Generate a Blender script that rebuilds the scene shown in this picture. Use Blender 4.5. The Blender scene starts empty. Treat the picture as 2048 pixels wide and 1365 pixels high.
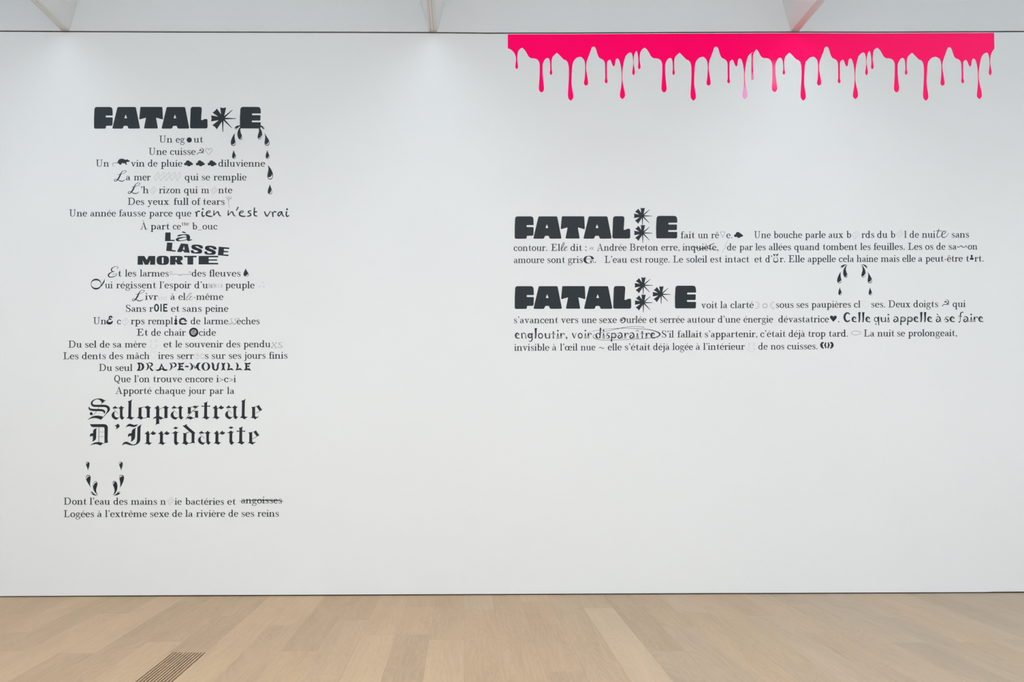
import bpy, math, random
from mathutils import Vector, Matrix
from mathutils.geometry import tessellate_polygon

random.seed(7)
S = bpy.context.scene
COL = S.collection

# ------------------------------------------------------------------ camera
W, H = 2048.0, 1365.0
LENS = 24.0
F = LENS / 36.0 * W                      # focal length in photograph pixels
PPM = 216.0                              # photograph pixels per metre on the text wall
DIST = F / PPM                           # camera to wall
EYE = 1.581
VPX, VPY = 927.0, 850.0                  # where the floor boards converge
yaw, roll = -0.00495, -0.00285
R = (Matrix.Rotation(yaw, 3, 'Z') @ Matrix.Rotation(math.pi / 2, 3, 'X') @ Matrix.Rotation(roll, 3, 'Z'))
CAMPOS = Vector((0.0, -DIST, EYE))
_d = R.transposed() @ Vector((0, 1, 0))
PPX = VPX - F * _d.x / (-_d.z)
PPY = VPY + F * _d.y / (-_d.z)
cd = bpy.data.cameras.new('camera')
cam = bpy.data.objects.new('camera', cd); COL.objects.link(cam)
cd.lens = LENS; cd.sensor_width = 36.0; cd.sensor_fit = 'HORIZONTAL'
cd.shift_x = (W / 2 - PPX) / W
cd.shift_y = (PPY - H / 2) / W
cd.clip_start = 0.05
cam.matrix_world = Matrix.Translation(CAMPOS) @ R.to_4x4()
S.camera = cam

def P(px, py):
    """photograph pixel -> (x, z) on the text wall, plane y = 0"""
    d = R @ Vector(((px - PPX) / F, -(py - PPY) / F, -1.0))
    t = -CAMPOS.y / d.y
    return CAMPOS.x + d.x * t, CAMPOS.z + d.z * t

# ------------------------------------------------------------------ world, exposure
wd = bpy.data.worlds.new('world'); S.world = wd; wd.use_nodes = True
wd.node_tree.nodes['Background'].inputs[0].default_value = (0.80, 0.88, 1.0, 1)
wd.node_tree.nodes['Background'].inputs[1].default_value = 0.6
S.view_settings.view_transform = 'Standard'
S.view_settings.look = 'None'
S.view_settings.gamma = 1.0
S.view_settings.use_curve_mapping = False
S.view_settings.exposure = 0.0
SKY_STRENGTH = 5.4                      # luminous ceiling panels
SKY_COLOR = (0.845, 0.925, 0.995)
FILL_STRENGTH = 1.2                     # unseen bluish fill strip nearest the wall, added to lift its top
FILL_COLOR = (0.42, 0.74, 1.0)

# ------------------------------------------------------------------ materials
def mat(name, col, rough=0.6, spec=0.5, emit=None, es=0.0):
    m = bpy.data.materials.new(name); m.use_nodes = True
    b = m.node_tree.nodes['Principled BSDF']
    b.inputs['Base Color'].default_value = (*col, 1)
    b.inputs['Roughness'].default_value = rough
    b.inputs['Specular IOR Level'].default_value = spec
    if emit:
        b.inputs['Emission Color'].default_value = (*emit, 1)
        b.inputs['Emission Strength'].default_value = es
    return m

def N(m, t, **kw):
    n = m.node_tree.nodes.new(t)
    for k, v in kw.items(): setattr(n, k, v)
    return n

def add_mottle(m, amount=0.02, scale=1.2, bump=0.0, bscale=300):
    nt = m.node_tree; b = nt.nodes['Principled BSDF']
    col = tuple(b.inputs['Base Color'].default_value)
    g = N(m, 'ShaderNodeNewGeometry'); n = N(m, 'ShaderNodeTexNoise')
    n.inputs['Scale'].default_value = scale; n.inputs['Detail'].default_value = 3
    nt.links.new(g.outputs['Position'], n.inputs['Vector'])
    mx = N(m, 'ShaderNodeMix', data_type='RGBA')
    mx.inputs[6].default_value = tuple(c * (1 - amount) for c in col[:3]) + (1,)
    mx.inputs[7].default_value = tuple(min(1, c * (1 + amount)) for c in col[:3]) + (1,)
    nt.links.new(n.outputs[0], mx.inputs[0]); nt.links.new(mx.outputs[2], b.inputs['Base Color'])
    if bump:
        n2 = N(m, 'ShaderNodeTexNoise'); n2.inputs['Scale'].default_value = bscale
        nt.links.new(g.outputs['Position'], n2.inputs['Vector'])
        bp = N(m, 'ShaderNodeBump'); bp.inputs['Strength'].default_value = bump
        bp.inputs['Distance'].default_value = 0.001
        nt.links.new(n2.outputs[0], bp.inputs['Height']); nt.links.new(bp.outputs[0], b.inputs['Normal'])

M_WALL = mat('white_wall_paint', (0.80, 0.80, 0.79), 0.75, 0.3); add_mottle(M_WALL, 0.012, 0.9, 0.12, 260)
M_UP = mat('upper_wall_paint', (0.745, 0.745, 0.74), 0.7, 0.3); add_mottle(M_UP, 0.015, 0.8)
M_ROOM = mat('room_paint', (0.78, 0.78, 0.78), 0.8, 0.2); add_mottle(M_ROOM, 0.01, 0.6)
M_BEAM = mat('beam_paint', (0.82, 0.82, 0.82), 0.55, 0.4); add_mottle(M_BEAM, 0.01, 1.0)
M_SOF = mat('soffit_lacquer', (0.74, 0.74, 0.73), 0.33, 0.6); add_mottle(M_SOF, 0.01, 1.0)
M_GAP = mat('shadow_gap', (0.010, 0.010, 0.011), 0.6, 0.4); add_mottle(M_GAP, 0.05, 3)
M_BLK = mat('black_vinyl', (0.011, 0.0165, 0.022), 0.50, 0.30); add_mottle(M_BLK, 0.12, 6, 0.10, 500)
M_GRY = mat('grey_vinyl', (0.36, 0.38, 0.39), 0.6, 0.3); add_mottle(M_GRY, 0.05, 6)
M_PANEL = mat('luminous_ceiling', (0.8, 0.8, 0.8), 0.5, 0.2, SKY_COLOR, SKY_STRENGTH)
M_FILL = mat('blue_fill_strip', (0.8, 0.8, 0.8), 0.5, 0.2, FILL_COLOR, FILL_STRENGTH)
M_CAV = mat('duct_dark', (0.05, 0.025, 0.012), 0.8, 0.2); add_mottle(M_CAV, 0.1, 4)

# pink paint, mixed paler around a few spots on the drips
M_PNK = mat('pink_paint', (0.92, 0.0, 0.105), 0.6, 0.04)   # fluorescent paint: returns more red than the white wall does
def pink_nodes():
    m = M_PNK; nt = m.node_tree; b = nt.nodes['Principled BSDF']
    g = N(m, 'ShaderNodeNewGeometry')
    n = N(m, 'ShaderNodeTexNoise'); n.inputs['Scale'].default_value = 60
    nt.links.new(g.outputs['Position'], n.inputs['Vector'])
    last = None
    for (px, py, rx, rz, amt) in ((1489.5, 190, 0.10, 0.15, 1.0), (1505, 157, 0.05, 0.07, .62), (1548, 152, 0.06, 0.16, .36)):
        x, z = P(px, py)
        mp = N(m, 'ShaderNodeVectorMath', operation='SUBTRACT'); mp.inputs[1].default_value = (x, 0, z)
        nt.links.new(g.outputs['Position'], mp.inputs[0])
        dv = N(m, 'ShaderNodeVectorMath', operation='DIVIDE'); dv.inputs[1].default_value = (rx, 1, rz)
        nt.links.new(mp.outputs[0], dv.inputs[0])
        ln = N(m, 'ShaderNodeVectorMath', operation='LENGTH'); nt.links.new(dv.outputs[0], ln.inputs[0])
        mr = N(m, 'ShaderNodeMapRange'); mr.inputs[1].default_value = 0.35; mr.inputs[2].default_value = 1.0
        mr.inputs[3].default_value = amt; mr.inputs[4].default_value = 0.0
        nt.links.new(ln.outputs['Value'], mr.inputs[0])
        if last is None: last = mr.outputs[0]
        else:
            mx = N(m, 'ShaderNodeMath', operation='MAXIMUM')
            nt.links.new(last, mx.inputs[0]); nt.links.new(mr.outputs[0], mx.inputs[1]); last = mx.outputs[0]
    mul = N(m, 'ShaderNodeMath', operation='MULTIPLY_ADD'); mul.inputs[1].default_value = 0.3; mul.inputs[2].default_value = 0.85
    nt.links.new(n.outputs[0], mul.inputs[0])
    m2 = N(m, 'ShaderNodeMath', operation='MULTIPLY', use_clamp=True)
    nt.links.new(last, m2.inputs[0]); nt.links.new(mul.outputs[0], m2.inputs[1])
    # base tone drifts a little lighter to the right end
    sx = N(m, 'ShaderNodeSeparateXYZ'); nt.links.new(g.outputs['Position'], sx.inputs[0])
    mr = N(m, 'ShaderNodeMapRange'); mr.inputs[1].default_value = 2.4; mr.inputs[2].default_value = 5.0
    nt.links.new(sx.outputs[0], mr.inputs[0])
    c1 = N(m, 'ShaderNodeMix', data_type='RGBA')
    c1.inputs[6].default_value = (1.25, 0.0, 0.150, 1); c1.inputs[7].default_value = (1.25, 0.022, 0.175, 1)
    nt.links.new(mr.outputs[0], c1.inputs[0])
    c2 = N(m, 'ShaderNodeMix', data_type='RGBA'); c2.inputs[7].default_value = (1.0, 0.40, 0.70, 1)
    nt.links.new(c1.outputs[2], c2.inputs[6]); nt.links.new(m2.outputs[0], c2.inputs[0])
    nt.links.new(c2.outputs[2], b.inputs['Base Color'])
pink_nodes()

def wood(name, use_object):
    m = bpy.data.materials.new(name); m.use_nodes = True
    nt = m.node_tree; b = nt.nodes['Principled BSDF']
    b.inputs['Roughness'].default_value = 0.50; b.inputs['Specular IOR Level'].default_value = 0.35
    tc = N(m, 'ShaderNodeTexCoord'); oi = N(m, 'ShaderNodeObjectInfo')
    off = N(m, 'ShaderNodeVectorMath', operation='MULTIPLY_ADD')
    cmb = N(m, 'ShaderNodeCombineXYZ')
    for i in range(3): nt.links.new(oi.outputs['Random'], cmb.inputs[i])
    off.inputs[1].default_value = (17.3, 31.7, 5.1)
    nt.links.new(cmb.outputs[0], off.inputs[0]); nt.links.new(tc.outputs['Object'], off.inputs[2])
    # long fibres
    mp = N(m, 'ShaderNodeMapping'); mp.inputs['Scale'].default_value = (58, 1.9, 1)
    nt.links.new(off.outputs[0], mp.inputs[0])
    n1 = N(m, 'ShaderNodeTexNoise'); n1.inputs['Scale'].default_value = 1.0; n1.inputs['Detail'].default_value = 6
    n1.inputs['Roughness'].default_value = 0.62
    nt.links.new(mp.outputs[0], n1.inputs['Vector'])
    # cathedral figure: bands in a stretched, warped field
    mp2 = N(m, 'ShaderNodeMapping'); mp2.inputs['Scale'].default_value = (4.5, 0.75, 1)
    nt.links.new(off.outputs[0], mp2.inputs[0])
    n2 = N(m, 'ShaderNodeTexNoise'); n2.inputs['Scale'].default_value = 1.3; n2.inputs['Detail'].default_value = 2.5
    n2.inputs['Distortion'].default_value = 0.6
    nt.links.new(mp2.outputs[0], n2.inputs['Vector'])
    mm = N(m, 'ShaderNodeMath', operation='MULTIPLY'); mm.inputs[1].default_value = 95.0
    nt.links.new(n2.outputs[0], mm.inputs[0])
    sn = N(m, 'ShaderNodeMath', operation='SINE'); nt.links.new(mm.outputs[0], sn.inputs[0])
    # blotches
    mp3 = N(m, 'ShaderNodeMapping'); mp3.inputs['Scale'].default_value = (6, 1.2, 1)
    nt.links.new(off.outputs[0], mp3.inputs[0])
    n3 = N(m, 'ShaderNodeTexNoise'); n3.inputs['Scale'].default_value = 1.0; n3.inputs['Detail'].default_value = 3
    nt.links.new(mp3.outputs[0], n3.inputs['Vector'])
    def lin(src, k, add):
        q = N(m, 'ShaderNodeMath', operation='MULTIPLY_ADD'); q.inputs[1].default_value = k; q.inputs[2].default_value = add
        nt.links.new(src, q.inputs[0]); return q.outputs[0]
    def addn(a, c):
        q = N(m, 'ShaderNodeMath', operation='ADD'); nt.links.new(a, q.inputs[0]); nt.links.new(c, q.inputs[1]); return q.outputs[0]
    v = lin(n1.outputs[0], 0.26, -0.13)
    v = addn(v, lin(sn.outputs[0], 0.030, 0))
    v = addn(v, lin(n3.outputs[0], 0.26, -0.13))
    sc = N(m, 'ShaderNodeSeparateColor'); nt.links.new(oi.outputs['Color'], sc.inputs[0])
    if use_object: v = addn(v, lin(sc.outputs[0], 1.0, -0.5))
    v = addn(v, lin(oi.outputs['Random'], 0.0, 1.0))
    hue = N(m, 'ShaderNodeMix', data_type='RGBA')
    hue.inputs[6].default_value = (0.502, 0.334, 0.198, 1)      # warm oak
    hue.inputs[7].default_value = (0.440, 0.328, 0.232, 1)      # greyer oak
    if use_object: nt.links.new(sc.outputs[1], hue.inputs[0])
    else: hue.inputs[0].default_value = 0.35
    mul = N(m, 'ShaderNodeVectorMath', operation='SCALE')
    nt.links.new(hue.outputs[2], mul.inputs[0]); nt.links.new(v, mul.inputs['Scale'])
    nt.links.new(mul.outputs[0], b.inputs['Base Color'])
    bp = N(m, 'ShaderNodeBump'); bp.inputs['Strength'].default_value = 0.08; bp.inputs['Distance'].default_value = 0.001
    nt.links.new(n1.outputs[0], bp.inputs['Height']); nt.links.new(bp.outputs[0], b.inputs['Normal'])
    return m
M_OAK = wood('oiled_oak', True)
M_OAKF = wood('oiled_oak_field', False)

# ------------------------------------------------------------------ mesh helpers
def link(name, me, m=None, parent=None, loc=None):
    o = bpy.data.objects.new(name, me); COL.objects.link(o)
    if m is not None: me.materials.append(m)
    if parent is not None: o.parent = parent
    if loc is not None: o.location = loc
    return o

def empty(name, loc):
    o = bpy.data.objects.new(name, None); COL.objects.link(o); o.location = loc
    o.empty_display_size = 0.05
    return o

def tag(o, label, cat, group=None):
    o['label'] = label; o['category'] = cat
    if group: o['group'] = group
    return o

def boxes(lst):
    """list of (x0,x1,y0,y1,z0,z1) -> mesh"""
    v, f = [], []
    for (x0, x1, y0, y1, z0, z1) in lst:
        b = len(v)
        v += [(x0, y0, z0), (x1, y0, z0), (x1, y1, z0), (x0, y1, z0), (x0, y0, z1), (x1, y0, z1), (x1, y1, z1), (x0, y1, z1)]
        f += [(b, b+3, b+2, b+1), (b+4, b+5, b+6, b+7), (b, b+1, b+5, b+4), (b+1, b+2, b+6, b+5), (b+2, b+3, b+7, b+6), (b+3, b, b+4, b+7)]
    me = bpy.data.meshes.new('m'); me.from_pydata(v, [], f); me.update()
    return me

def struct(name, lst, m, parent=None):
    o = link(name, boxes(lst), m, parent)
    if parent is None: o['kind'] = 'structure'
    return o

# ------------------------------------------------------------------ room
XL, XR, YB = -8.2, 8.6, -11.0
ZC = 6.9
def strip_mesh(top, bot, y0, y1, seg_x):
    """slab between two height functions of photo x, sampled at seg_x (photo px)"""
    v, f = [], []
    for px in seg_x:
        xt, zt = P(px, top(px)) if not isinstance(top(px), tuple) else top(px)
        xb, zb = P(px, bot(px)) if not isinstance(bot(px), tuple) else bot(px)
        x = xt
        v += [(x, y0, zb), (x, y0, zt), (x, y1, zt), (x, y1, zb)]
    n = len(seg_x)
    for i in range(n - 1):
        a, c = 4 * i, 4 * (i + 1)
        for k in range(4):
            f.append((a + k, a + (k + 1) % 4, c + (k + 1) % 4, c + k))
    f.append((0, 3, 2, 1)); e = 4 * (n - 1); f.append((e, e + 1, e + 2, e + 3))
    me = bpy.data.meshes.new('m'); me.from_pydata(v, [], f); me.update(); return me

def interp(tab):
    def g(x):
        if x <= tab[0][0]: return tab[0][1]
        for (x0, y0), (x1, y1) in zip(tab, tab[1:]):
            if x <= x1: return y0 + (y1 - y0) * (x - x0) / (x1 - x0)
        return tab[-1][1]
    return g
TOPC = interp([(0, 62.2), (140, 63.0), (400, 64.0), (700, 64.5), (860, 65.0), (980, 66.3), (1150, 66.0), (1400, 64.7), (1590, 63.9), (1750, 64.3), (1860, 63.7), (2048, 62.9)])
BOTC = interp([(0, 1194.5), (200, 1193.4), (400, 1192.4), (800, 1190.9), (1100, 1189.7), (1400, 1188.4), (1800, 1187.0), (1965, 1186.3), (1985, 1185.7), (2048, 1185.3)])
SEG = [-850, 0, 70, 140, 270, 400, 550, 700, 860, 980, 1150, 1280, 1400, 1590, 1750, 1860, 1965, 1985, 2048, 2790]
T2 = 1.45
me = strip_mesh(lambda p: TOPC(p) + T2, lambda p: BOTC(p) - 1.3, 0.0, 0.12, SEG)
wall_back = link('wall_back', me, M_WALL); wall_back['kind'] = 'structure'
Z0 = P(1024, 66)[1]
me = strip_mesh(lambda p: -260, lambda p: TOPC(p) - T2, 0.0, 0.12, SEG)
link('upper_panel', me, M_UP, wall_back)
x0, x1 = P(-850, 600)[0], P(2790, 600)[0]
g1 = struct('trim_1', [(x0, x1, 0.012, 0.10, Z0 - 0.06, Z0 + 0.06)], M_GAP)
g2 = struct('trim_2', [(x0, x1, 0.012, 0.10, -0.02, 0.06)], M_GAP)
struct('wall_left', [(XL - .15, XL, YB, 0.12, -0.05, ZC)], M_ROOM)
struct('wall_right', [(XR, XR + .15, YB, 0.12, -0.05, ZC)], M_ROOM)
struct('wall_front', [(XL, XR, YB - .15, YB, -0.05, ZC)], M_ROOM)
struct('ceiling', [(XL, XR, YB, 0.12, ZC, ZC + .15)], M_ROOM)

# luminous ceiling panels, one per bay between the beams
BX = [-7.04, -3.665, -0.272, 3.086, 6.45]
PANEL_Z = ZC - 0.12
edges = [XL] + BX + [XR]
for i in range(len(edges) - 1):
    a, b = edges[i] + 0.5, edges[i + 1] - 0.5
    if i == 0: a = edges[0] + .1
    if i == len(edges) - 2: b = edges[-1] - .1
    if b - a < .2: continue
    t = empty('skylight_panel', ((a + b) / 2, YB / 2, PANEL_Z))
    link('diffuser', boxes([(-(b - a) / 2, (b - a) / 2, YB / 2 + 0.3, -YB / 2 - 4.8, 0, 0.02)]), M_PANEL, t)
    link('blue_fill_strip', boxes([(-(b - a) / 2, (b - a) / 2, -YB / 2 - 4.7, -YB / 2 - 1.2, 0, 0.02)]), M_FILL, t)  # added fill light, cools and brightens the head of the text wall
    link('frame', boxes([(-(b - a) / 2 - .03, (b - a) / 2 + .03, YB / 2 + .27, -YB / 2 - 1.17, 0.02, 0.12)]), M_ROOM, t)
    tag(t, 'luminous skylight panel above the %s ceiling bay' % ['leftmost', 'second', 'third', 'fourth', 'fifth', 'rightmost'][i], 'skylight', 'luminous panels above the beams')

# V-shaped beams
BW, FL, BT = 0.038, 0.285, 1.02
names = ['far left ceiling beam outside the picture beside the left wall', 'white tapered ceiling beam meeting the wall above the left poem',
         'white tapered ceiling beam meeting the wall left of the pink drips', 'white tapered ceiling beam with pink glow above the pink drips',
         'far right ceiling beam outside the picture beyond the pink drips']
for i, bx in enumerate(BX):
    zb = P(VPX + bx * PPM, TOPC(VPX + bx * PPM) - T2)[1]
    t = empty('ceiling_beam', (bx, 0, zb))
    tag(t, names[i], 'beam', 'tapered beams under the skylight')
    def prism(pts, y0, y1):
        n = len(pts); v = [(x, y0, z) for x, z in pts] + [(x, y1, z) for x, z in pts]
        f = [tuple(range(n))[::-1], tuple(range(n, 2 * n))] + [(k, (k + 1) % n, (k + 1) % n + n, k + n) for k in range(n)]
        me = bpy.data.meshes.new('m'); me.from_pydata(v, [], f); me.update(); return me
    for s in (-1, 1):
        w2 = BW + FL * BT
        pts = [(s * BW, 0.0), (s * w2, BT), (s * (w2 - .02), BT), (s * (BW - .01), 0.012)]
        link('flank', prism(pts, YB, -0.0005), M_BEAM, t)
    # underside: two boards and a middle strip with hairline grooves
    link('soffit', boxes([(-BW + .001, -0.020, YB, -0.0005, 0.0, 0.012), (-0.018, 0.005, YB, -0.0005, 0.0, 0.012), (0.007, BW - .001, YB, -0.0005, 0.0, 0.012)]), M_SOF, t)
    link('groove', boxes([(-BW + .004, BW - .004, YB, -0.0005, 0.012, 0.016)]), M_GAP, t)

# ------------------------------------------------------------------ floor
floor = struct('floor', [(XL, XR, YB, 0.12, -0.20, -0.05), (XL, XR, YB, -3.9, -0.05, 0.0)], M_OAKF)
PW = 0.2566
def depth(py):                       # y coordinate of a floor point seen at photo row py
    return -DIST + DIST * (EYE * PPM) / (py - VPY)
EYE_PX = EYE * PPM
tones = {  # column: ([joint rows], [tone from wall side to camera side])
    -15: ([1225], [-.05, .02]), -14: ([1262], [.03, -.02]), -13: ([1300], [-.03, .04]), -12: ([1225], [-.07, .05]), -11: ([1304], [.05, -.06]),
    -10: ([1272], [-.09, -.07]), -9: ([1231, 1282], [-.06, -.08, .03]), -8: ([1231], [-.05, -.09, 0]),
    -7: ([1215], [.06, .05]), -6: ([1250], [.05, -.03]), -5: ([1302], [-.06, .0]), -4: ([1240], [-.06, .01]),
    -3: ([1270], [.03, .07]), -2: ([1214, 1270], [-.03, .03, -.06]), -1: ([1216, 1280], [-.05, .0, .06]), 0: ([1221], [.05, -.01]),
    1: ([1287], [-.03, -.01]), 2: ([1205, 1345], [.06, -.02, -.05]), 3: ([1230], [-.02, -.03]), 4: ([1218], [-.04, .11]),
    5: ([1305], [-.10, -.05]), 6: ([1257], [-.06, -.02]), 7: ([1228], [.03, .0]), 8: ([1329], [.0, -.03]), 9: ([1235], [-.03, .02]),
    10: ([1270], [.02, -.02]), 11: ([1212], [-.04, .0]), 12: ([1290], [.01, -.05]), 13: ([1240], [.04, -.01])}
YEND = -3.9
GX0, GX1 = -8 * PW, -7 * PW
GY = depth(1303)
cache = {}
def plank_mesh(w, l):
    k = (round(w, 4), round(l, 3))
    if k not in cache:
        b = 0.0003
        x, y = w / 2 - .00015, l / 2 - .00015
        v = [(-x, -y, -.05), (x, -y, -.05), (x, y, -.05), (-x, y, -.05),
             (-x, -y, -b), (x, -y, -b), (x, y, -b), (-x, y, -b),
             (-x + b, -y + b, 0), (x - b, -y + b, 0), (x - b, y - b, 0), (-x + b, y - b, 0)]
        f = [(0, 3, 2, 1), (8, 9, 10, 11)]
        for a in (0, 4):
            for q in range(4): f.append((a + q, a + (q + 1) % 4, a + 4 + (q + 1) % 4, a + 4 + q))
        me = bpy.data.meshes.new('plank'); me.from_pydata(v, [], f); me.update(); me.materials.append(M_OAK)
        cache[k] = me
    return cache[k]
rnd = random.Random(11)
for k in range(-31, 33):
    if k in tones: js, tn = tones[k]; ys = [depth(j) for j in js]
    else:
        ys = [-(0.3 + rnd.random() * 1.6)]; ys.append(ys[0] - 1.2 - rnd.random()) ; tn = [rnd.uniform(-.06, .06) for _ in range(3)]
    ys = [0.11] + [y for y in ys if y > YEND + .1] + [YEND]
    if k == -8: ys = [0.11, depth(1231), GY]
    if ys[-1] - YEND > 0 and k != -8: pass
    for j in range(len(ys) - 1):
        y1, y0 = ys[j], ys[j + 1]
        if y1 - y0 > 2.3:      # no board longer than this
            parts = [(y1, (y1 + y0) / 2 - .3), ((y1 + y0) / 2 - .3, y0)]
        else: parts = [(y1, y0)]
        for (a, b) in parts:
            me = plank_mesh(PW, a - b)
            o = bpy.data.objects.new('plank', me); COL.objects.link(o); o.parent = floor
            o.location = (PW * (k + .5), (a + b) / 2, 0)
            tt = tn[min(j, len(tn) - 1)]
            px = 927 + 83 * k
            grey = min(1, max(0, 0.15 + (px - 900) / 1900.0 + rnd.uniform(-.2, .2)))
            o.color = (0.5 + tt * 1.15 + rnd.uniform(-.008, .008), grey, rnd.random(), 1)
# floor grille: oak slats over a dark duct
gr = empty('floor_grille', ((GX0 + GX1) / 2, (GY - 3.9) / 2, 0))
tag(gr, 'oak slatted air grille set in the floorboards at the lower left', 'floor grille')
gl = (GY + 3.9)
hw = PW / 2
NG = 10; PIT = 0.0219; span = NG * PIT
link('duct', boxes([(-hw, hw, -gl / 2, gl / 2, -0.0498, -0.046)]), M_CAV, gr)
em = (PW - span) / 2
fr = link('frame', boxes([(-hw + .0008, -hw + .0236, -gl / 2, gl / 2, -.046, 0), (-hw + .2531, hw - .0016, -gl / 2, gl / 2, -.046, 0)]), M_OAK, gr)
fr.color = (0.5, .1, .3, 1)
smesh = boxes([(-0.0056, 0.0056, -gl / 2, gl / 2 - .003, -.040, 0)]); smesh.materials.append(M_OAK)
for i in range(NG):
    x = -hw + .0288 + PIT * (i + .5)
    o = bpy.data.objects.new('slat', smesh); COL.objects.link(o); o.parent = gr; o.location = (x, 0, 0)
    o.color = (0.45 + rnd.uniform(-.03, .03), .05, .4, 1)
# ------------------------------------------------------------------ flat lettering toolkit (all coordinates are photo px on the wall)
TH = 0.0005
class Shape:
    def __init__(s): s.v = []; s.f = []; s.loops = []; s.n = []      # n: layer of each vertex
    def nxt(s): return (max(s.n) + 1) if s.n else 0
    def poly(s, outer, holes=()):
        ls = [list(outer)] + [list(h) for h in holes]
        base = len(s.v)
        flat = [p for l in ls for p in l]
        tris = tessellate_polygon([[Vector((p[0], p[1], 0)) for p in l] for l in ls])
        s.v += [(p[0], p[1]) for p in flat]; s.n += [s.nxt()] * len(flat)
        for t in tris: s.f.append(tuple(base + i for i in t))
        b = base
        for l in ls:
            s.loops.append(list(range(b, b + len(l)))); b += len(l)
        return s
    def ribbon(s, pts, closed=False):
        n = len(pts); Lp, Rp = [], []
        for i in range(n):
            if closed: a, b = pts[(i - 1) % n], pts[(i + 1) % n]
            else: a, b = pts[max(i - 1, 0)], pts[min(i + 1, n - 1)]
            dx, dy = b[0] - a[0], b[1] - a[1]; l = math.hypot(dx, dy) or 1
            nx, ny = -dy / l, dx / l; w = pts[i][2] / 2
            Lp.append((pts[i][0] + nx * w, pts[i][1] + ny * w)); Rp.append((pts[i][0] - nx * w, pts[i][1] - ny * w))
        b = len(s.v); s.v += Lp + Rp; s.n += [s.nxt()] * (2 * n)
        for i in range(n if closed else n - 1):
            j = (i + 1) % n
            s.f.append((b + i, b + j, b + n + j, b + n + i))
        if closed:
            s.loops.append([b + i for i in range(n)]); s.loops.append([b + n + i for i in range(n)])
        else: s.loops.append([b + i for i in range(n)] + [b + n + i for i in reversed(range(n))])
        return s
    def disc(s, x, y, r, n=12, ry=None):
        ry = ry or r
        return s.poly([(x + r * math.cos(2 * math.pi * k / n), y + ry * math.sin(2 * math.pi * k / n)) for k in range(n)])
    def merge(s, o, fn):
        b = len(s.v); s.v += [fn(*p) for p in o.v]; k = s.nxt(); s.n += [k + i for i in o.n]
        s.f += [tuple(b + i for i in f) for f in o.f]; s.loops += [[b + i for i in l] for l in o.loops]
        return s
    def bounds(s):
        xs = [p[0] for p in s.v]; ys = [p[1] for p in s.v]; return min(xs), max(xs), min(ys), max(ys)
    def mesh(s, cx, cz, th=TH):
        n = len(s.v); w = [P(*p) for p in s.v]
        verts = [(x - cx, -th - 0.00004 * (s.n[i] % 16), z - cz) for i, (x, z) in enumerate(w)] + [(x - cx, -0.00005, z - cz) for x, z in w]
        faces = []
        for f in s.f:
            a = 0.0
            for i in range(len(f)):
                x0, z0 = w[f[i]]; x1, z1 = w[f[(i + 1) % len(f)]]; a += x0 * z1 - x1 * z0
            if abs(a) < 1e-12: continue
            faces.append(tuple(f) if a > 0 else tuple(reversed(f)))
        for l in s.loops:
            for i in range(len(l)):
                p, q = l[i], l[(i + 1) % len(l)]
                faces.append((p, q, q + n, p + n))
        me = bpy.data.meshes.new('decal'); me.from_pydata(verts, [], faces); me.update(); return me

def cr(pts, sub=5, closed=False):
    """Catmull-Rom through points of any dimension"""
    n = len(pts); out = []
    rng = range(n if closed else n - 1)
    for i in rng:
        if closed: p = [pts[(i + k) % n] for k in (-1, 0, 1, 2)]
        else: p = [pts[max(i - 1, 0)], pts[i], pts[i + 1], pts[min(i + 2, n - 1)]]
        for s in range(sub):
            t = s / sub
            out.append(tuple(0.5 * ((2 * b) + (c - a) * t + (2 * a - 5 * b + 4 * c - d) * t * t + (3 * b - a - 3 * c + d) * t ** 3) for a, b, c, d in zip(*p)))
    if not closed: out.append(tuple(pts[-1]))
    return out

def rnd_poly(pts, seg=4):
    """polygon with (x, y, r) rounded corners"""
    out = []; n = len(pts)
    for i, p in enumerate(pts):
        r = p[2] if len(p) > 2 else 0
        if not r: out.append((p[0], p[1])); continue
        a = Vector(pts[i - 1][:2]); c = Vector(pts[(i + 1) % n][:2]); b = Vector(p[:2])
        u = a - b; v = c - b
        k = min(r, u.length * .49, v.length * .49)
        s = b + u.normalized() * k; e = b + v.normalized() * k
        for q in range(seg + 1):
            t = q / seg
            out.append(tuple((s * (1 - t) ** 2 + b * 2 * t * (1 - t) + e * t * t)))
    return out

class Crop:
    """coordinates measured on an enlarged crop of the photograph"""
    def __init__(s, ox, oy, k): s.ox, s.oy, s.k = ox, oy, k
    def p(s, l, dx=0, dy=0): return [(s.ox + (q[0] + dx) / s.k, s.oy + (q[1] + dy) / s.k) for q in l]
    def w(s, l, dx=0, dy=0): return [(s.ox + (q[0] + dx) / s.k, s.oy + (q[1] + dy) / s.k, q[2] / s.k) for q in l]
    def poly(s, sh, l, holes=(), dx=0, dy=0, rnd=0):
        if rnd: l = rnd_poly([(q[0], q[1], (q[2] if len(q) > 2 else rnd)) for q in l])
        sh.poly(s.p(l, dx, dy), [s.p(h, dx, dy) for h in holes])
    def st(s, sh, l, dx=0, dy=0, sub=5, closed=False): sh.ribbon(cr(s.w(l, dx, dy), sub, closed), closed)
    def line(s, sh, l, dx=0, dy=0): sh.ribbon(s.w(l, dx, dy))
    def dot(s, sh, x, y, r, dx=0, dy=0, ry=None): sh.disc(s.ox + (x + dx) / s.k, s.oy + (y + dy) / s.k, r / s.k, 12, ry / s.k if ry else None)

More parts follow.
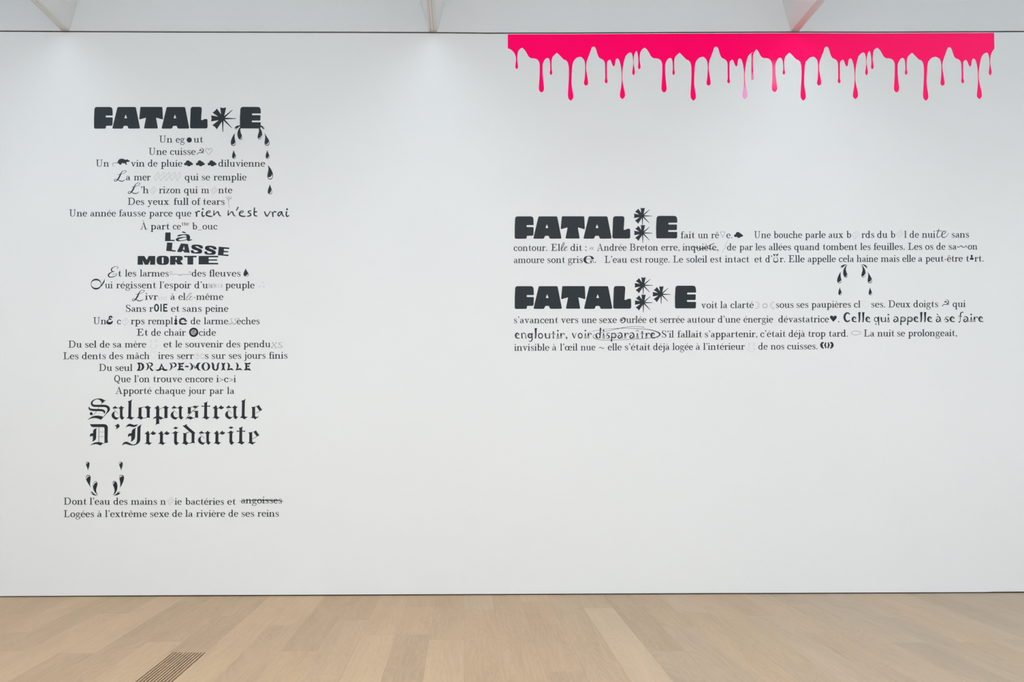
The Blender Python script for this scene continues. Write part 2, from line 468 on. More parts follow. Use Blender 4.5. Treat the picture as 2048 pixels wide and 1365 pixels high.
# ------------------------------------------------------------------ serif face
TT, HH = 20.5, 10.0
G = {}
def arc(sh, cx, cy, rx, ry, a0, a1, tk=TT, tn=HH, n=22, pw=1.4):
    pts = []; full = abs(a1 - a0) >= 359.9
    m = n if full else n + 1
    for i in range(m):
        a = math.radians(a0 + (a1 - a0) * i / n)
        pts.append((cx + rx * math.cos(a), cy + ry * math.sin(a), tn + (tk - tn) * abs(math.cos(a)) ** pw))
    sh.ribbon(pts, full)
def st(sh, x, y0, y1, w=TT): sh.poly([(x - w / 2, y0), (x + w / 2, y0), (x + w / 2, y1), (x - w / 2, y1)])
def bar(sh, x0, x1, y0, y1): sh.poly([(x0, y0), (x1, y0), (x1, y1), (x0, y1)])
def cv(sh, *p): sh.ribbon(cr(list(p), 4))
def ln(sh, x0, y0, x1, y1, w, w2=None): sh.ribbon([(x0, y0, w), (x1, y1, w if w2 is None else w2)])
def flag(sh, x, y, l=18): sh.poly([(x - TT / 2 - l + 6, y - 9), (x - TT / 2 - l + 6, y - 3), (x - TT / 2 + 4, y), (x + TT / 2, y), (x + TT / 2, y - 22), (x - TT / 2, y - 22), (x - TT / 2, y - 11)])
def foot(sh, x, l=13, r=13, y=0): bar(sh, x - TT / 2 - l, x + TT / 2 + r, y, y + 10)
def arch(sh, x0, x1):
    cv(sh, (x0 + 8, 62, 5), (x0 + 18, 76, 7), (x0 + 34, 86, 9), (x1 - 12, 84, 14), (x1 - 1, 68, TT), (x1, 50, TT))
    st(sh, x1, 0, 52)
def acute(sh, x, y=0): sh.poly([(x - 8, 103 + y), (x - 2, 102 + y), (x + 19, 130 + y), (x + 8, 134 + y)])
def grave(sh, x, y=0): sh.poly([(x + 8, 103 + y), (x + 2, 102 + y), (x - 19, 130 + y), (x - 8, 134 + y)])
def circ(sh, x, y=0): ln(sh, x - 20, 104 + y, x, 126 + y, 6, 11); ln(sh, x, 126 + y, x + 20, 104 + y, 11, 6)
def glyph(ch, adv):
    def deco(fn):
        sh = Shape(); fn(sh); G[ch] = (adv, sh); return fn
    return deco
@glyph('a', 90)
def _(s): cv(s, (22, 68, 6), (27, 81, 8), (43, 87, 7), (57, 80, 12), (62, 62, TT), (62, 22, TT), (68, 6, 10), (78, 3, 7), (86, 14, 5)); s.disc(23, 68, 9); cv(s, (60, 53, 6), (40, 47, 8), (21, 37, 14), (17, 21, TT), (27, 5, 11), (44, 4, 7), (60, 20, 6))
@glyph('b', 103)
def _(s): st(s, 25, 6, 140); flag(s, 25, 141); ln(s, 20, 3, 25, 12, 6, 14); arc(s, 56, 45, 30, 42, -155, 150)
@glyph('c', 86)
def _(s): arc(s, 48, 45, 33, 42, 45, 322); s.disc(71, 68, 10)
@glyph('d', 108)
def _(s): st(s, 76, 0, 140); flag(s, 76, 141); foot(s, 76, 0, 13); arc(s, 46, 45, 31, 42, 35, 328)
@glyph('e', 88)
def _(s): arc(s, 45, 45, 32, 42, 8, 318); bar(s, 18, 80, 45, 53)
@glyph('f', 60)
def _(s): st(s, 30, 0, 112); cv(s, (30, 108, TT), (34, 130, 11), (48, 138, 7), (60, 130, 6)); s.disc(60, 127, 9.5); bar(s, 6, 56, 81.5, 90); foot(s, 30, 13, 16)
@glyph('g', 96)
def _(s):
    arc(s, 42, 59, 24, 28, 0, 360, 16); cv(s, (60, 76, 6), (72, 86, 7), (84, 84, 8)); s.disc(86, 81, 7.5)
    cv(s, (27, 38, 6), (17, 28, 8), (22, 15, 12), (44, 9, 13), (68, 7, 14), (82, -6, 13), (78, -28, 10), (56, -42, 8), (34, -42, 8), (14, -32, 12), (12, -16, 12), (26, 0, 7), (36, 8, 5))
@glyph('h', 112)
def _(s): st(s, 24, 0, 140); flag(s, 24, 141); foot(s, 24); arch(s, 24, 82); foot(s, 82)
def _i(s, dotted=True):
    st(s, 24, 0, 88); flag(s, 24, 90); foot(s, 24)
    if dotted: s.disc(24, 125, 11)
@glyph('i', 50)
def _(s): _i(s)
@glyph('î', 50)
def _(s): _i(s, False); circ(s, 24)
@glyph('j', 50)
def _(s): st(s, 28, -10, 88); flag(s, 28, 90); s.disc(28, 125, 11); cv(s, (28, 0, TT), (26, -26, 15), (16, -41, 8), (4, -38, 6)); s.disc(5, -34, 9.5)
@glyph('l', 50)
def _(s): st(s, 24, 0, 140); flag(s, 24, 141); foot(s, 24)
@glyph('m', 166)
def _(s): st(s, 24, 0, 88); flag(s, 24, 90); foot(s, 24); arch(s, 24, 80); foot(s, 80, 10, 10); arch(s, 80, 136); foot(s, 136)
@glyph('n', 112)
def _(s): st(s, 24, 0, 88); flag(s, 24, 90); foot(s, 24); arch(s, 24, 82); foot(s, 82)
@glyph('o', 98)
def _(s): arc(s, 49, 45, 34, 42, 0, 360)
@glyph('p', 104)
def _(s): st(s, 26, -45, 88); flag(s, 26, 90); foot(s, 26, 13, 14, -46); arc(s, 56, 45, 30, 42, -150, 145)
@glyph('q', 106)
def _(s): st(s, 77, -45, 84); ln(s, 74, 80, 84, 92, 10, 3); foot(s, 77, 14, 13, -46); arc(s, 46, 45, 31, 42, 35, 325)
@glyph('r', 76)
def _(s): st(s, 24, 0, 88); flag(s, 24, 90); foot(s, 24, 13, 16); cv(s, (32, 56, 5), (40, 76, 7), (54, 87, 8), (66, 82, 7)); s.disc(64, 76, 10.5)
@glyph('s', 78)
def _(s):
    cv(s, (62, 70, 6), (54, 84, 8), (38, 88, 8), (20, 80, 11), (18, 64, 14), (34, 52, 17), (54, 40, 18), (64, 24, 14), (56, 7, 10), (38, 2, 8), (22, 8, 7), (15, 22, 6))
    bar(s, 60, 65, 62, 90); bar(s, 12, 17, 0, 28)
@glyph('t', 70)
def _(s):
    st(s, 30, 22, 92); s.poly([(21, 88), (39, 88), (39, 128), (34, 128), (30, 104), (22, 92)]); bar(s, 8, 58, 81.5, 90)
    cv(s, (30, 28, TT), (34, 8, 14), (46, 3, 8), (57, 9, 6), (61, 24, 5))
@glyph('u', 110)
def _(s):
    st(s, 24, 26, 88); flag(s, 24, 90); cv(s, (24, 34, TT), (27, 12, 15), (42, 3, 11), (58, 8, 7), (74, 26, 5))
    st(s, 80, 0, 88); flag(s, 80, 90); foot(s, 80, 0, 13)
@glyph('v', 98)
def _(s): s.poly([(14, 86), (34, 86), (55, 22), (52, 0), (45, 0)]); ln(s, 78, 86, 49, 2, 10); bar(s, 2, 44, 79.5, 89); bar(s, 60, 96, 79.5, 89)
@glyph('x', 100)
def _(s): ln(s, 24, 86, 76, 3, 19); ln(s, 76, 86, 22, 3, 10); bar(s, 4, 46, 79.5, 89); bar(s, 58, 94, 79.5, 89); bar(s, 4, 40, 0, 10); bar(s, 52, 98, 0, 10)
@glyph('y', 98)
def _(s): s.poly([(14, 86), (34, 86), (56, 22), (52, 0), (45, 0)]); cv(s, (78, 86, 10), (50, 4, 7), (38, -26, 9), (24, -42, 9), (12, -38, 7)); s.disc(14, -33, 10); bar(s, 2, 44, 79.5, 89); bar(s, 60, 96, 79.5, 89)
@glyph('z', 86)
def _(s): bar(s, 12, 76, 82, 89); ln(s, 66, 84, 20, 6, 17); bar(s, 10, 76, 0, 7); bar(s, 11, 17, 62, 88); bar(s, 72, 78, 0, 28)
@glyph('œ', 152)
def _(s): arc(s, 46, 45, 32, 42, 0, 360); arc(s, 108, 45, 31, 42, 8, 318); bar(s, 82, 142, 45, 53)
for base, accs in (('e', (('é', acute, 46), ('è', grave, 44), ('ê', circ, 45))), ('a', (('à', grave, 42), ('â', circ, 42)))):
    for ch, fn, x in accs:
        q = Shape().merge(G[base][1], lambda a, b: (a, b)); fn(q, x); G[ch] = (G[base][0], q)
@glyph('U', 150)
def _(s): st(s, 36, 40, 138, 19); cv(s, (36, 52, 19), (40, 18, 17), (66, 3, 8), (100, 14, 10), (112, 44, 10), (112, 60, 10)); st(s, 112, 50, 138, 10); bar(s, 8, 64, 130, 140); bar(s, 92, 134, 130, 140)
@glyph('D', 158)
def _(s): st(s, 38, 0, 140, 20); bar(s, 8, 80, 0, 10); bar(s, 8, 80, 130, 140); arc(s, 78, 70, 54, 66.5, -90, 90, 20)
@glyph('L', 124)
def _(s): st(s, 40, 0, 140, 20); bar(s, 8, 72, 130, 140); bar(s, 8, 108, 0, 10); s.poly([(84, 5), (110, 0), (116, 44), (110, 44), (102, 18)])
@glyph('A', 144)
def _(s): ln(s, 20, 2, 66, 142, 7); s.poly([(60, 142), (72, 142), (118, 3), (96, 3), (62, 118)]); bar(s, 36, 96, 42, 48.5); bar(s, 2, 44, 0, 10); bar(s, 84, 138, 0, 10)
q = Shape().merge(G['A'][1], lambda a, b: (a, b)); grave(q, 62, 48); G['À'] = (144, q)
@glyph('Q', 136)
def _(s): arc(s, 64, 70, 48, 67, 0, 360, 20); cv(s, (40, 18, 6), (54, 30, 6), (66, 22, 12), (78, -6, 16), (92, -24, 16), (108, -20, 8), (116, -2, 5))
@glyph('E', 134)
def _(s):
    st(s, 42, 0, 140, 22); bar(s, 8, 108, 130, 140); bar(s, 8, 112, 0, 10); bar(s, 50, 84, 67, 76)
    s.poly([(88, 136), (112, 140), (114, 102), (108, 102), (102, 122)]); s.poly([(88, 5), (116, 0), (120, 44), (114, 44), (106, 20)]); s.poly([(84, 92), (84, 52), (79, 52), (70, 69), (70, 75), (79, 92)])
@glyph('S', 108)
def _(s):
    cv(s, (86, 104, 6), (76, 130, 7), (54, 138, 8), (30, 128, 13), (22, 106, 18), (34, 84, 20), (62, 68, 22), (86, 50, 21), (90, 26, 17), (74, 6, 11), (50, 2, 8), (28, 12, 7), (16, 40, 6))
    bar(s, 84, 90, 98, 142); bar(s, 13, 19, -2, 44)
@glyph('B', 144)
def _(s): st(s, 38, 0, 140, 20); bar(s, 8, 76, 0, 10); bar(s, 8, 74, 130, 140); bar(s, 44, 80, 70, 76); arc(s, 74, 104.5, 32, 32, -90, 90, 19); arc(s, 78, 38, 38, 34.5, -90, 90, 20)
@glyph('.', 46)
def _(s): s.disc(20, 10, 10.5)
@glyph(',', 46)
def _(s): s.disc(20, 10, 10.5); cv(s, (26, 12, 10), (28, -6, 8), (14, -26, 3))
@glyph('’', 42)
def _(s): s.disc(20, 128, 10.5); cv(s, (26, 130, 10), (28, 112, 8), (14, 92, 3))
@glyph(':', 46)
def _(s): s.disc(20, 10, 10.5); s.disc(20, 78, 10.5)
@glyph('«', 84)
def _(s):
    for d in (0, 34): ln(s, 40 + d, 78, 12 + d, 46, 5, 8); ln(s, 12 + d, 46, 40 + d, 14, 8, 5)
@glyph('-', 60)
def _(s): bar(s, 8, 54, 40, 49)
@glyph('_', 76)
def _(s): bar(s, 0, 76, -12, -5)
@glyph('>', 84)
def _(s): ln(s, 8, 80, 76, 48, 8); ln(s, 76, 48, 8, 16, 8)
@glyph('~', 110)
def _(s): cv(s, (6, 40, 5), (22, 62, 12), (50, 54, 12), (80, 36, 12), (104, 60, 5))

def word(text, x0, x1, base, k=1.0):
    """set a word so that its ink runs from x0 to x1 on the baseline (photo px)"""
    tmp = Shape(); x = 0
    for ch in text:
        adv, g = G[ch]
        tmp.merge(g, lambda a, b, x=x: (a + x, b)); x += adv
    a0, a1, _, _ = tmp.bounds()
    sx = (x1 - x0) / (a1 - a0)
    bl = base if callable(base) else (lambda _x: base)
    out = Shape()
    out.merge(tmp, lambda a, b: (x0 + (a - a0) * sx, bl(x0 + (a - a0) * sx) - b / 10.0 * k))
    return out

LINES = 0
def decal_group(name, label, cat, items, group=None, m=None, dy=0.0):
    """items: list of (part name, Shape[, material[, label]]) -> a thing with parts"""
    xs = []; zs = []
    for it in items:
        b = it[1].bounds(); xs += [P(b[0], b[2])[0], P(b[1], b[2])[0]]; zs += [P(b[0], b[2])[1], P(b[0], b[3])[1]]
    cx, cz = (min(xs) + max(xs)) / 2, min(zs)
    t = empty(name, (cx, dy, cz)); tag(t, label, cat, group)
    for it in items:
        b = it[1].bounds(); px, pz = P((b[0] + b[1]) / 2, (b[2] + b[3]) / 2)
        o = link(it[0], it[1].mesh(px, pz), (it[2] if len(it) > 2 and it[2] else M_BLK), t, (px - cx, 0, pz - cz))
        if len(it) > 3: o['label'] = it[3]
    return t
def decal(name, label, cat, sh, group=None, m=None, dy=0.0):
    b = sh.bounds(); px, pz = P((b[0] + b[1]) / 2, (b[2] + b[3]) / 2)
    o = link(name, sh.mesh(px, pz), m or M_BLK, None, (px, dy, pz)); return tag(o, label, cat, group)

# ------------------------------------------------------------------ little symbols
c3 = Crop(180, 265, 9.309); c4 = Crop(370, 260, 9.747); c5 = Crop(170, 530, 9.1); c6 = Crop(350, 530, 9.1)
def cloud(x, y, k=1.0):
    s = Shape()
    for (a, b, r) in ((1778, 590, 26), (1800, 586, 25), (1824, 560, 40), (1842, 594, 39), (1862, 572, 30), (1880, 586, 28), (1900, 590, 18), (1910, 590, 11)):
        s.disc(x + (a - 1836) / 9.309 * k, y + (b - 578) / 9.309 * k, r / 9.309 * k, 16)
    return s
def hammer(x, y, k=1.0):
    s = Shape()
    f = lambda l: cr([(x + (a - 299) / 9.747 * k, y + (b - 417) / 9.747 * k, w / 9.747 * k) for a, b, w in l], 5)
    s.ribbon(f([(296, 350, 3), (338, 360, 10), (358, 395, 17), (345, 432, 16), (308, 448, 12), (266, 440, 10)]))
    s.ribbon(f([(270, 440, 12), (252, 458, 11), (238, 482, 13)]))
    s.ribbon(f([(300, 385, 10), (330, 420, 11), (362, 454, 13)])); s.ribbon(f([(281, 404, 20), (300, 390, 22), (316, 378, 12)]))
    return s
def outline(pts, w, smooth=False, closed=True):
    p = [(a, b, w) for a, b in pts]
    if smooth: p = cr(p, 5, closed)
    else:
        q = []
        n = len(p)
        for i in range(n if closed else n - 1):
            a, b = p[i], p[(i + 1) % n]
            for t in (0, .04, .5, .96): q.append(tuple(u + (v - u) * t for u, v in zip(a, b)))
        if not closed: q.append(p[-1])
        p = q
    return Shape().ribbon(p, closed)
def add_all(*shs):
    s = Shape()
    for h in shs: s.merge(h, lambda a, b: (a, b))
    return s
def dice(x0, x1, y0, y1, kind=0, w=0.38):
    w0, h0 = x1 - x0, y1 - y0
    f = lambda u, v: (x0 + u * w0, y0 + v * h0)
    s = outline([f(.60, 0), f(1, .45), f(.36, 1), f(0, .48)], w)
    if kind == 0:
        for a, b in (((.36, .34), (.52, .30)), ((.52, .46), (.58, .36)), ((.62, .40), (.66, .34)), ((.38, .66), (.50, .58)), ((.50, .58), (.52, .68))):
            p, q = f(*a), f(*b); s.ribbon([(p[0], p[1], w), (q[0], q[1], w)])
    else:
        s = add_all(s, outline([f(.60, .22), f(.80, .46), f(.40, .76), f(.20, .50)], w * .9))
        p, q = f(.52, .46), f(.60, .36); s.ribbon([(p[0], p[1], w), (q[0], q[1], w)])
    return s
def heart(x0, x1, y0, y1, w=None):
    pts = [(.5, 1), (.2, .62), (.0, .34), (.04, .10), (.22, 0), (.42, .08), (.5, .26), (.58, .08), (.78, 0), (.96, .10), (1, .34), (.8, .62)]
    p = cr([(x0 + a * (x1 - x0), y0 + b * (y1 - y0)) for a, b in pts[1:]], 4)
    p = [(x0 + .5 * (x1 - x0), y1)] + p
    if w is None: return Shape().poly(p)
    return Shape().ribbon([(a, b, w) for a, b in p], True)
def face(x0, x1, y0, y1, w=0.26):
    f = lambda u, v: (x0 + u * (x1 - x0), y0 + v * (y1 - y0))
    s = Shape()
    def l(*p):
        s.ribbon([(*f(a, b), w) for a, b in p])
    l((.06, .02), (.34, .36)); l((.34, .04), (.06, .36)); l((.66, .02), (.94, .36)); l((.94, .02), (.64, .36))
    l((0, .80), (.14, .60), (.22, .80), (.30, .90), (.55, 1.0), (.74, .88), (.82, .66), (.88, .60), (1, .78)); l((.14, .55), (.3, .5)); l((.7, .5), (.88, .55))
    return s
def star(x, y, k=1.0):
    s = Shape(); f = lambda a, b: (x + (a - 470) / 16 * k, y + (b - 515) / 16 * k)
    for o1, mid, o2 in (((388, 160), (482, 180), (580, 160)), ((285, 195), (224, 270), (145, 328)), ((98, 415), (114, 515), (98, 610)), ((140, 728), (228, 790), (280, 862))):
        mx, my = (o1[0] + o2[0]) / 2 - 470, (o1[1] + o2[1]) / 2 - 515
        l = math.hypot(mx, my); nx, ny = -my / l, mx / l
        c1, c2 = (470 + nx * 34, 515 + ny * 34), (470 - nx * 34, 515 - ny * 34)
        if math.hypot(c1[0] - o1[0], c1[1] - o1[1]) < math.hypot(c2[0] - o1[0], c2[1] - o1[1]): c1, c2 = c2, c1
        s.poly([f(*o1), f(*mid), f(*o2), f(*c1), f(470 + mx / l * -40, 515 + my / l * -40), f(*c2)])
    for e, w in (((785, 240), 16), ((897, 518), 15), ((768, 825), 16), ((473, 945), 18)):
        a, b = f(470, 515), f(*e); s.ribbon([(a[0], a[1], 62 / 16 * k), (b[0], b[1], w / 16 * k)])
    s.disc(x, y, 58 / 16 * k, 14)
    return s

# teardrops
d0 = Crop(1660, 520, 17.06)
DR = [
 ([(580,158),(520,160),(450,172),(400,195),(370,225),(368,255),(385,280),(405,283),(430,270),(460,235),(510,195),(560,168)], [(384,244),(400,240),(418,252),(408,272),(390,270)]),
 ([(600,172),(545,200),(500,255),(465,330),(448,420),(455,500),(480,570),(520,605),(560,608),(592,580),(598,530),(585,480),(560,420),(542,350),(540,290),(555,230),(585,190)], [(570,497),(588,530),(580,568),(550,590),(518,583),(545,570),(565,545)]),
 ([(372,402),(325,470),(280,560),(250,650),(245,720),(262,775),(300,800),(345,800),(380,775),(392,730),(385,670),(370,600),(360,520),(365,450)], [(372,695),(383,735),(365,770),(325,786),(292,770),(290,755),(330,750),(355,730)]),
 ([(333,932),(315,1000),(295,1060),(285,1120),(290,1175),(320,1205),(355,1210),(388,1190),(398,1145),(388,1090),(362,1030),(343,975)], [(378,1120),(388,1150),(376,1183),(345,1199),(328,1188),(352,1170),(368,1150)]),
 ([(1058,158),(1130,158),(1200,175),(1255,210),(1280,240),(1275,270),(1250,280),(1225,268),(1190,225),(1140,190),(1090,168)], [(1228,204),(1260,225),(1269,250),(1255,262),(1246,236)]),
 ([(1053,176),(1100,205),(1150,260),(1190,330),(1210,420),(1208,500),(1190,565),(1150,600),(1110,600),(1078,570),(1072,520),(1085,450),(1108,370),(1112,300),(1095,235)], [(1192,465),(1200,510),(1185,558),(1145,587),(1106,579),(1092,560),(1135,555),(1170,520)]),
 ([(1283,400),(1330,480),(1380,560),(1420,640),(1435,710),(1420,765),(1385,795),(1335,798),(1298,770),(1284,720),(1290,640),(1302,560),(1302,490)], [(1412,665),(1422,710),(1405,755),(1360,780),(1325,766),(1312,750),(1360,745),(1395,710)]),
]
DR.append(([(a + 1035, b) for a, b in DR[3][0]], [(a + 1035, b) for a, b in DR[3][1]]))
def tear(i, fn):
    o, h = DR[i]
    f = lambda l: [fn(*q) for q in d0.p(l)]
    return Shape().poly(f(cr(o, 3)[:-1] + [o[-1]]), [f(cr(h, 2, True))])
def bbmap(a, b, flip=False):
    (ax0, ax1, ay0, ay1), (bx0, bx1, by0, by1) = a, b
    def fn(x, y):
        u, v = (x - ax0) / (ax1 - ax0), (y - ay0) / (ay1 - ay0)
        if flip: u, v = 1 - u, 1 - v
        return bx0 + u * (bx1 - bx0), by0 + v * (by1 - by0)
    return fn
RB = (1674.4, 1744.1, 529.1, 591.1)
sidew = ['small sideways', 'curved upper', 'slanted middle', 'small upright lowest']
def tear_set(dst, what, flip, grp, dy=0.0):
    fn = bbmap(RB, dst, flip)
    for i in range(8):
        left = (i < 4) != flip
        nm = sidew[i % 4] if not flip else ['small sideways', 'curved lower', 'slanted middle', 'small topmost'][i % 4]
        decal('teardrop', '%s black teardrop, %s side, %s' % (nm, 'left' if left else 'right', what), 'teardrop', tear(i, fn), grp, dy=dy)

# ------------------------------------------------------------------ lettering: headline shapes
k1 = Crop(184, 205, 12.8); k2 = Crop(336, 205, 16.0); k3 = Crop(416, 205, 16.0)
def fatal_shapes():
    out = []
    s = Shape(); k1.poly(s, [(66,117,60),(524,117,75),(531,336,18),(350,336,22),(350,383,22),(532,383,28),(524,597,34),(362,600,10),(352,672,28),(52,674,42),(52,400,0)], rnd=1); out.append(s)
    hole = rnd_poly([(862,312,14),(900,407,22),(826,407,22)])
    A = [(652,117,30),(1122,117,30),(1232,670,32),(932,672,30),(908,600,22),(814,600,22),(790,672,34),(518,672,32)]
    s = Shape(); k1.poly(s, A, [hole], rnd=1); out.append(s)
    s = Shape(); k1.poly(s, [(1238,115,26),(1802,115,30),(1818,440,32),(1640,390,16),(1688,668,26),(1328,668,26),(1384,390,16),(1208,440,32)], rnd=1); out.append(s)
    s = Shape(); k1.poly(s, A, [hole], rnd=1, dx=98.5 * 12.8); out.append(s)
    s = Shape(); k2.poly(s, [(725,142,85),(1088,142,80),(1058,566,38),(1105,566,20),(1170,530,30),(1264,528,75),(1268,834,62),(702,834,58)], rnd=1); out.append(s)
    return out
def e_shape():
    s = Shape(); k3.poly(s, [(1040,144,85),(1680,144,95),(1694,354,28),(1408,354,26),(1408,410,26),(1682,408,24),(1678,580,34),(1402,580,26),(1402,635,26),(1690,636,24),(1684,834,42),(1024,834,42),(1020,500,0)], rnd=1); return s
FAT = fatal_shapes(); ESH = e_shape()
FB = (188.0, 415.2, 214.1, 257.5); EB = (479.8, 521.9, 214.0, 257.1)
def cp(sh, fn): return Shape().merge(sh, fn)
ident = lambda a, b: (a, b)
decal_group('heading', 'heavy rounded black heading with one starburst and an E above the left poem', 'lettering',
    [('letter', s) for s in FAT] + [('starburst', star(445.4, 237.2, 1.0)), ('letter', ESH)], 'three starburst headings')
f1 = bbmap(FB, (1029.2, 1260.6, 433.0, 477.8)); e1 = bbmap(EB, (1312.1, 1354.8, 432.1, 477.1))
decal_group('heading', 'heavy rounded black heading with two stacked starbursts opening the right-hand text', 'lettering',
    [('letter', cp(s, f1)) for s in FAT] + [('starburst', star(1284.8, 432.1, .73)), ('starburst', star(1285.2, 466.4, .73)), ('letter', cp(ESH, e1))], 'three starburst headings')
f2 = bbmap(FB, (1029.3, 1262.4, 572.7, 618.2)); e2 = bbmap(EB, (1349.8, 1392.3, 571.8, 617.2))
decal_group('heading', 'heavy rounded black heading with a cluster of three starbursts, right-hand text', 'lettering',
    [('letter', cp(s, f2)) for s in FAT] + [('starburst', star(1286.3, 571.1, .73)), ('starburst', star(1286.5, 605.7, .73)), ('starburst', star(1322.2, 589.0, .73)), ('letter', cp(ESH, e2))], 'three starburst headings')

tear_set((461.8, 539.0, 250.6, 318.0), 'under the E of the left heading', False, 'teardrops falling from the left heading', dy=-0.0012)
tear_set(RB, 'in the arch under the right-hand text', False, 'teardrops under the right-hand text')
tear_set((171.7, 247.9, 923.8, 992.0), 'in the cup below the gothic lines', True, 'upturned teardrops under the gothic lines')
s = Shape(); s.poly(c4.p(cr([(1616,685),(1660,740),(1700,810),(1716,880),(1705,940),(1665,968),(1625,955),(1607,915),(1612,850),(1625,790),(1626,735)], 3)), [c4.p(cr([(1699,865),(1705,910),(1685,943),(1650,955),(1628,937),(1625,918),(1655,922),(1685,897)], 2, True))])
decal('teardrop', 'largest black teardrop, falling beside the word diluvienne', 'teardrop', s, 'teardrops falling from the left heading')
s = Shape(); s.poly(c4.p(cr([(1658,1062),(1635,1120),(1615,1180),(1618,1235),(1650,1258),(1685,1250),(1699,1215),(1690,1160),(1670,1105)], 3)), [c4.p(cr([(1684,1172),(1692,1210),(1680,1240),(1650,1250),(1643,1240),(1668,1220)], 2, True))])
decal('teardrop', 'lone upright black teardrop, lowest of those right of the left poem', 'teardrop', s, 'teardrops falling from the left heading')

# ------------------------------------------------------------------ small ornaments used in the lines
def script_L(x0, x1, y0, y1):
    pts = [(512,783,5),(550,788,9),(605,772,7),(655,748,8),(674,722,9),(650,709,8),(608,722,9),(578,762,16),(556,810,24),(530,858,25),(500,895,15),(470,911,11),(453,897,11),(470,871,9),(510,880,11),(565,906,16),(612,906,13),(655,878,6)]
    fn = bbmap((450, 675, 708, 915), (x0, x1, y0, y1)); k = (y1 - y0) / 207
    return Shape().ribbon(cr([(*fn(a, b), w * k) for a, b, w in pts], 5))
def rat():
    s = Shape()
    c3.poly(s, [(508,572),(522,530),(545,500),(580,489),(615,492),(655,508),(683,512),(684,500),(696,498),(704,512),(725,520),(747,537),(722,549),(694,549),(672,566),(690,596),(680,603),(664,600),(650,576),(610,574),(588,578),(572,600),(556,606),(548,596),(534,580)])
    c3.st(s, [(516,568,11),(470,568,8),(432,576,7),(418,597,7),(428,618,6),(454,633,4)])
    c3.line(s, [(565,596,6),(590,594,5)]); c3.line(s, [(670,598,6),(690,602,4)])
    return s
def diamonds():
    s = Shape()
    for i in range(5):
        p = [(1272,738),(1287,800),(1216,902),(1192,835)]
        s = add_all(s, outline(c3.p(p, dx=101 * i), 0.42))
    return s
def tornado():
    s = Shape(); c = Crop(350, 390, 8.533)
    c.st(s, [(865,42,3),(905,30,3),(950,28,3),(963,44,3),(940,56,3),(880,60,3)]); c.st(s, [(878,66,4),(920,55,4),(955,62,4),(945,75,4),(895,78,4)])
    c.st(s, [(915,78,7),(916,110,5),(912,140,4),(922,175,3),(928,215,3)])
    return s
def squig():
    s = Shape(); c5.st(s, [(1548,165,3),(1545,130,3),(1572,118,3),(1585,140,3),(1560,165,3),(1552,185,3),(1582,165,3),(1600,182,4),(1660,165,4),(1725,192,4),(1760,182,4)])
    c6.st(s, [(95,182,4),(150,176,5),(220,178,5),(285,176,5),(290,150,4),(278,122,4),(256,128,4),(258,148,3),(272,142,3)]); c6.line(s, [(60,190,4),(95,182,4)])
    return s
def thin_ne():
    s = Shape()
    for a, b, w in ((620, (335, 425), 7), (650, (355, 425), 6), (664, (350, 425), 6), (676, (360, 425), 5)): c6.line(s, [(a, b[0], w), (a, b[1], w)])
    c6.st(s, [(690,350,4),(712,345,5),(718,380,7),(718,428,5)]); c6.st(s, [(752,348,4),(738,380,6),(752,418,4)]); c6.st(s, [(838,348,4),(854,380,6),(838,418,4)])
    c6.st(s, [(778,372,3),(795,362,3),(812,372,3)]); c6.st(s, [(778,390,3),(795,404,3),(812,392,3)])
    return s
def spark(x, y, r=1.8, w=0.26):
    s = Shape()
    for a in (0, 60, 120):
        dx, dy = r * math.cos(math.radians(a + 15)), r * math.sin(math.radians(a + 15)); s.ribbon([(x - dx, y - dy, w), (x + dx, y + dy, w)])
    return s.disc(x, y, .45, 8)
def faint_ee():
    s = Shape()
    for d in (0, 85):
        c5.st(s, [(1345,600,3),(1375,608,3),(1400,585,4),(1390,570,4)], dx=d); c5.st(s, [(1350,580,3),(1340,605,4),(1350,635,4),(1385,638,3),(1405,625,3)], dx=d)
    c5.line(s, [(1378,545,4),(1388,530,3)]); return s
def thin_le():
    s = Shape(); c6.st(s, [(202,600,5),(240,580,5),(280,540,5),(296,515,5),(275,515,5),(235,560,6),(205,620,7),(215,645,6),(245,630,5),(290,590,5),(312,572,5),(290,575,5),(262,610,6),(262,640,6),(290,640,5),(328,618,4)])
    return s
def oie():
    s = Shape(); c5_ = c5
    pts = [(1302 + 33 * math.cos(a), 783 + 60 * math.sin(a), 25) for a in [2 * math.pi * i / 20 for i in range(20)]]
    s.ribbon(c5.w(pts), True); c5.line(s, [(1384,712,22),(1384,853,22)])
    c5.poly(s, [(1424,712),(1498,710),(1500,735),(1448,737),(1448,768),(1492,768),(1492,792),(1448,792),(1448,828),(1502,828),(1502,854),(1424,854)])
    return s
def bold_e():
    s = Shape(); c5.st(s, [(490,972,20),(482,945,26),(455,942,26),(442,968,26),(458,992,22),(484,992,14)]); c5.st(s, [(436,992,12),(408,1022,22),(412,1056,42),(452,1066,46),(488,1050,30),(500,1020,12)])
    return s
def bottle_i():
    s = Shape(); c5.poly(s, [(1640,934),(1672,928),(1672,944),(1640,950)]); c5.poly(s, cr([(1647,962),(1663,962),(1668,995),(1682,1018),(1668,1040),(1684,1066),(1668,1090),(1636,1090),(1622,1066),(1640,1040),(1626,1018),(1642,995)], 3, True)); return s
def cloud_e():
    s = Shape()
    for a, b, r in ((95,1005,20),(122,985,20),(152,982,20),(182,994,18),(204,1022,15),(185,1018,12),(88,1036,20),(98,1064,22),(126,1076,18),(155,1078,15),(182,1076,18),(205,1070,12)): c6.dot(s, a, b, r)
    c6.line(s, [(105,1030,5),(195,1030,5)]); return s
